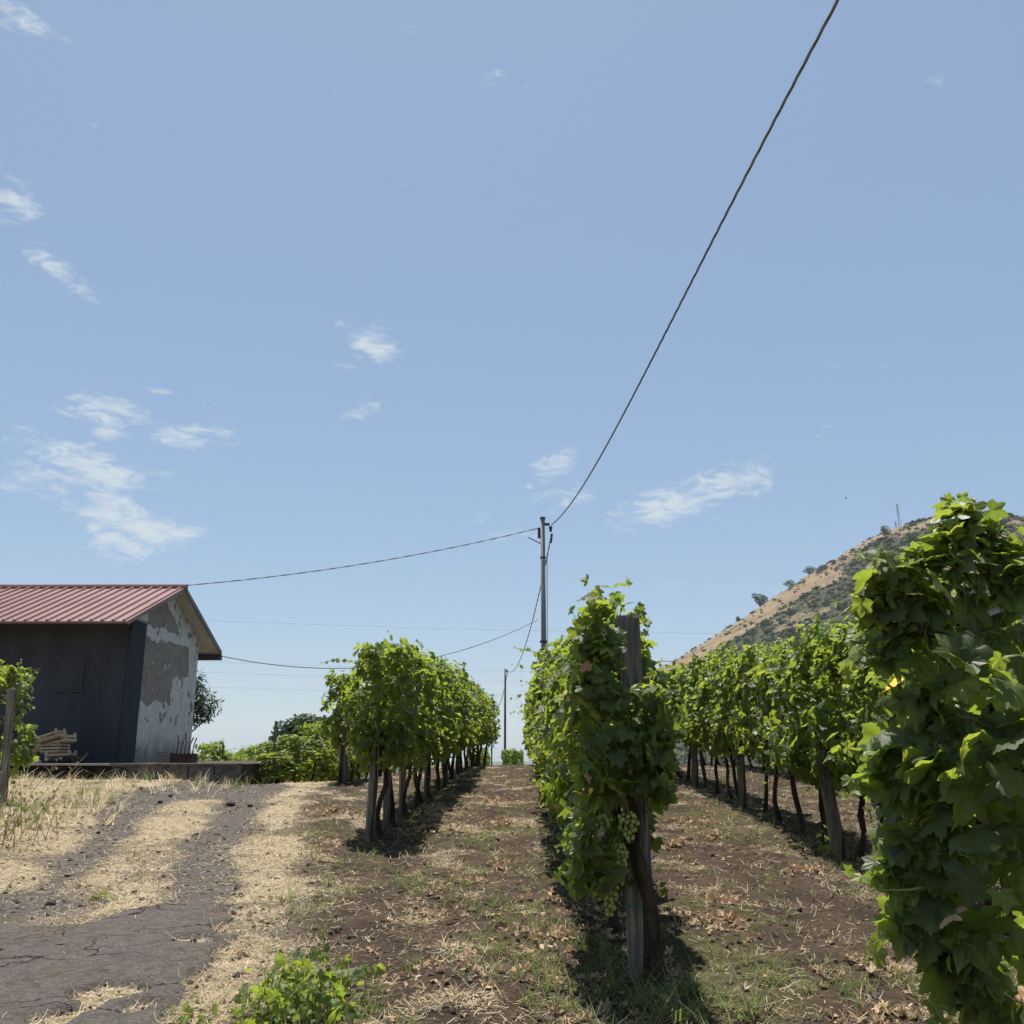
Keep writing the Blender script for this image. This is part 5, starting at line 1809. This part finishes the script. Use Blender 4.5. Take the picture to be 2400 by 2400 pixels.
# soil clods
import bmesh as _bm
bmx = _bm.new()
_bm.ops.create_icosphere(bmx, subdivisions=1, radius=1)
ico_v = np.array([v_.co[:] for v_ in bmx.verts]); ico_f = np.array([[v_.index for v_ in f.verts] for f in bmx.faces]); bmx.free()
CL = []
for s in range(4):
    r_ = np.random.default_rng(s + 70)
    CL.append((ico_v * (1 + r_.uniform(-.3, .3, (len(ico_v), 1))) * np.array([1, 1, .65]), ico_f))
rng = np.random.default_rng(221)
x, y = sample_ground(rng, 14000, lambda x, y: np.clip(1.0 - field_at(straw, x, y) * .7 - field_at(asph, x, y), 0, 1))
N = len(x)
Mx = frames(rng.normal(0, .3, (N, 3)) + np.array([0, 0, 1]), rng.normal(0, 1, (N, 3)))
V, Fc, at_ = scatter(CL, rng.integers(0, 4, N), Mx, .004 + .026 * rng.random(N) ** 5 + .006 * rng.random(N), np.stack([x, y, ground_z(x, y)], -1), rng.random(N))
M['clod'] = mottled('soil_clod', (.045, .034, .028), (.10, .078, .060), 30, .95, .1, .5, .01)
link('soil_clods', mesh_np('soil_clods', V, Fc, at_, False, 'clod'), None, None, 'small crumbs of dark volcanic soil', 'soil', kind='stuff')

x, y = sample_ground(rng, 6000, lambda x, y: np.clip(field_at(track, x, y) * .8 + field_at(asph, x, y) * .35, 0, 1))
N = len(x)
Mx = frames(rng.normal(0, .3, (N, 3)) + np.array([0, 0, 1]), rng.normal(0, 1, (N, 3)))
V, Fc, at_ = scatter(CL, rng.integers(0, 4, N), Mx, .004 + .022 * rng.random(N) ** 6 + .005 * rng.random(N), np.stack([x, y, ground_z(x, y) + .02 * field_at(asph, x, y)], -1), rng.random(N))
M['grit'] = mottled('grit', (.06, .053, .048), (.24, .21, .18), 9, .95, .1, .5, .01)
link('gravel', mesh_np('gravel', V, Fc, at_, False, 'grit'), None, None, 'loose grit lying on the wheel tracks', 'gravel', kind='stuff')
# loose dark stones on the track
for k, (px, py, s_) in enumerate([(540, 1888, .065), (586, 1890, .04), (330, 1849, .045), (400, 1866, .035), (375, 1881, .035), (118, 2120, .04), (370, 2000, .03), (320, 2150, .04), (560, 1840, .04)]):
    q = hit(px, py)
    o = link('track_stone', rock_mesh(np.random.default_rng(k), s_, s_ * .8, s_ * .6, 'track_stone', 'lava', 2), None, (q.x, q.y, q.z + s_ * .25), 'largest dark stone lying on the right wheel track' if k == 0 else 'small loose dark stone on the dirt track', 'stone', None if k == 0 else 'loose stones on the track')

# dry fallen leaves: heaps are things of their own, strays are one mass
DRY_T = [leaf_template(OUT_MID, False, dr, fo, wa, 80 + s) for s, (dr, fo, wa) in enumerate([(.5, .5, .32), (-.45, .65, .38), (.75, .3, .42), (-.55, .4, .45)])]
DRY_ME = [mesh_np('dry_leaf', V_, F_, {'vein': ve_}, False, 'dry') for V_, F_, ve_ in DRY_T]
heaps = [(1290, 2205, .55, .22, 62, 'broad heap of pale dry leaves left of the end post foot'), (1105, 2070, .22, .18, 20, 'small upright clump of brown leaves in the middle of the aisle'), (1170, 2030, .26, .14, 22, 'thin scatter of dry leaves just beyond the upright clump'),
         (1030, 1952, .55, .28, 46, 'reddish heap of dry leaves right of the left end post'), (1015, 1905, .4, .35, 36, 'patch of dead leaves in the shade of the left row'), (1180, 1930, .35, .35, 36, 'patch of curled leaves mid aisle before the crest'), (1160, 1880, .4, .5, 30, 'pale leaf patch close to the aisle crest'),
         (1880, 2052, .34, .16, 34, 'row of orange dry leaves on bare soil before the right row'), (1725, 2120, .24, .14, 18, 'pinkish leaf spray on bare soil right of the end post'), (1695, 2165, .26, .15, 20, 'crumpled tan leaves on bare soil nearest the end post'), (1620, 1930, .5, .25, 40, 'long pale leaf drift beside the right row shadow'),
         (1670, 1965, .3, .2, 24, 'reddish leaves at the near end of the long drift'), (1590, 1985, .3, .12, 18, 'curl of brown leaves just right of the end post'), (2060, 2275, .3, .12, 22, 'orange leaves half under the big shaded vine'), (1940, 2285, .16, .06, 6, 'three single brown leaves on bare soil'),
         (780, 1905, .5, .35, 34, 'dead leaves on the bank left of the left end post'), (770, 1975, .3, .2, 14, 'few pink leaves low on the bank by the track'), (1290, 2110, .3, .12, 12, 'scattered pale leaves beside the middle row shade'), (2100, 2400, .3, .2, 12, 'dry leaves at the bottom right under the big vine')]
for k, (px, py, wx_, wy_, n_, lab) in enumerate(heaps):
    q = hit(px, py)
    rng = np.random.default_rng(1200 + k)
    hp = thing('leaf_heap', lab, 'leaf litter', (q.x, q.y, g(q.x, q.y)), 'heaps of dry fallen leaves')
    for j in range(n_):
        dx, dy = rng.normal(0, wx_ * .42), rng.normal(0, wy_ * .6)
        zz_ = float(ground_z(np.array([q.x + dx]), np.array([q.y + dy]))[0]) - hp.location.z + .015 + .035 * rng.random() * math.exp(-(dx / wx_) ** 2)
        Mx = frames((rng.normal(0, .36, 3) + np.array([0, 0, 1]))[None], rng.normal(0, 1, (1, 3)))[0]
        s_ = rng.uniform(.030, .062)
        o = link('dry_leaf', DRY_ME[int(rng.integers(0, 4))], hp)
        sq_ = np.array([rng.uniform(.45, 1.0), 1.0, rng.uniform(.6, 1.0)]) * s_
        o.matrix_local = Matrix([[*(Mx[r_] * sq_), (dx, dy, zz_)[r_]] for r_ in range(3)] + [[0, 0, 0, 1]])
rng = np.random.default_rng(231)
x, y = sample_ground(rng, 3200, lambda x, y: np.clip(sst(.52, .72, fbm(x * 1.5, y * 1.5, 57)) * sst(-.3, .8, x - np.interp(y, SB_Y, SB_X)) + .06, 0, 1) * (1 - field_at(asph, x, y)))
N = len(x)
V, Fc, at_ = scatter(DRY_T, rng.integers(0, 4, N), frames(rng.normal(0, .5, (N, 3)) + np.array([0, 0, 1]), rng.normal(0, 1, (N, 3))), rng.uniform(.018, .045, N), np.stack([x, y, ground_z(x, y) + .012], -1), rng.random(N))
link('leaf_litter', mesh_np('leaf_litter', V, Fc, at_, False, 'dry'), None, None, 'stray dry leaves strewn between the vine rows', 'leaf litter', kind='stuff')


# ------------------------------------------------------------------ small plants
def sprout(name, label, px_list, h_range, n_leaf, size, seed, mats, cat='plant', group=None, straggle=.35):
    """low plant of several stems with vine-like leaves; one root per pixel given"""
    rng = np.random.default_rng(seed)
    q0 = hit(*px_list[0])
    v = thing(name, label, cat, (q0.x, q0.y, g(q0.x, q0.y)), group)
    for (px, py) in px_list:
        q = hit(px, py)
        h_ = rng.uniform(*h_range)
        a = rng.uniform(0, 6.28)
        b0 = np.array([q.x - q0.x, q.y - q0.y, g(q.x, q.y) - v.location.z])
        tip = b0 + np.array([math.cos(a) * h_ * straggle, math.sin(a) * h_ * straggle, h_])
        mid = (b0 + tip) / 2 + rng.normal(0, .03, 3)
        link('stem', MB().tube([b0, mid, tip], [.004, .003, .002], 5).mesh('stem', 'cane', True), v)
        for k in range(n_leaf):
            tt = rng.uniform(.15, 1.0)
            p_ = (b0 * (1 - tt) + tip * tt) + rng.normal(0, .045, 3)
            p_[2] = max(p_[2], b0[2] + .02)
            od_ = norm(np.array([rng.normal(), rng.normal(), .4]))
            Mx = leaf_pose(rng, od_[None], 1, .5, .5, .2)[0]
            s_ = size * rng.uniform(.6, 1.25)
            me = (LEAF_ME_Y if rng.random() < mats else LEAF_ME)[int(rng.integers(0, 6))]
            o = link('leaf', me, v)
            o.matrix_local = Matrix([[*(Mx[r_] * s_), p_[r_]] for r_ in range(3)] + [[0, 0, 0, 1]])
    return v


rr_ = np.random.default_rng(91)
roots = [(int(rr_.normal(690, 75)), int(rr_.uniform(2345, 2440))) for _ in range(24)] + [(790, 2330), (820, 2345), (760, 2330), (690, 2330), (640, 2340), (600, 2400), (560, 2420), (720, 2350), (850, 2350)]
sprout('vine_sucker', 'bushy bright green vine seedling on the straw at the bottom edge', roots, (.10, .28), 8, .042, 92, .55)
sprout('vine_sucker', 'pair of small green leaves at the bottom beside the asphalt', [(440, 2420), (480, 2420), (455, 2410)], (.06, .12), 4, .036, 93, .4)
sprout('vine_sucker', 'tiny yellow-green sprout at the foot of the leaning post', [(1945, 2010), (1930, 2005), (1955, 2015)], (.16, .30), 7, .038, 94, .95)
sprout('vine_sucker', 'dark leaf spray low on the right side of the end post', [(1535, 2110), (1525, 2120)], (.10, .22), 6, .040, 95, .05)
sprout('vine_sucker', 'low green rosette among straw between the wheel tracks', [(240, 2112), (236, 2116)], (.05, .08), 6, .03, 96, .2)
# thorny dry weeds at the left edge
rng = np.random.default_rng(97)
wd = thing('dry_weed', 'tangled tall dry weed at the left edge below the vine post', 'weed', tuple(hit(20, 1980)), None)
b = MB()
lv_p, lv_d = [], []
for k in range(34):
    a, tl = rng.uniform(0, 6.28), rng.uniform(.1, .9)
    h_ = rng.uniform(.4, 1.0)
    b0 = np.array([rng.normal(-.1, .3), rng.normal(0, .35), 0])
    tip = b0 + np.array([math.cos(a) * tl * h_, math.sin(a) * tl * h_, h_])
    mid = (b0 + tip) / 2 + np.array([0, 0, .12 * h_])
    b.tube([b0, mid, tip], [.005, .0035, .0015], 4, False)
    for j in range(9):
        tt = rng.uniform(.3, 1)
        lv_p.append(b0 * (1 - tt) + tip * tt + rng.normal(0, .04, 3)); lv_d.append(norm(rng.normal(0, 1, 3)))
link('stalks', b.mesh('stalks', 'stem'), wd, kind='stuff')
lv_p, lv_d = np.array(lv_p), np.array(lv_d)
V, Fc, at_ = scatter(OVAL, rng.integers(0, 3, len(lv_p)), leaf_pose(rng, lv_d, len(lv_p)), rng.uniform(.02, .045, len(lv_p)), lv_p, rng.random(len(lv_p)))
link('foliage', mesh_np('foliage', V, Fc, at_, False, 'grass'), wd, kind='stuff')

# ------------------------------------------------------------------ summer haze
m, t = new_mat('haze_air')
pv = t.n('ShaderNodeVolumePrincipled')
pv.inputs['Color'].default_value = (.80, .88, .97, 1)
pv.inputs['Density'].default_value = .00007
o_ = t.n('ShaderNodeOutputMaterial')
t.l(pv.outputs[0], o_.inputs['Volume'])
b = MB().box((-9300, -330, -75), (9300, 9300, 275))
hz_ = link('haze', mesh_np('haze', np.array(b.v), b.f), None, None, 'thin blue summer haze over the whole valley', 'haze', kind='stuff')
hz_.data.materials.append(m)
SC.cycles.volume_bounces = 1
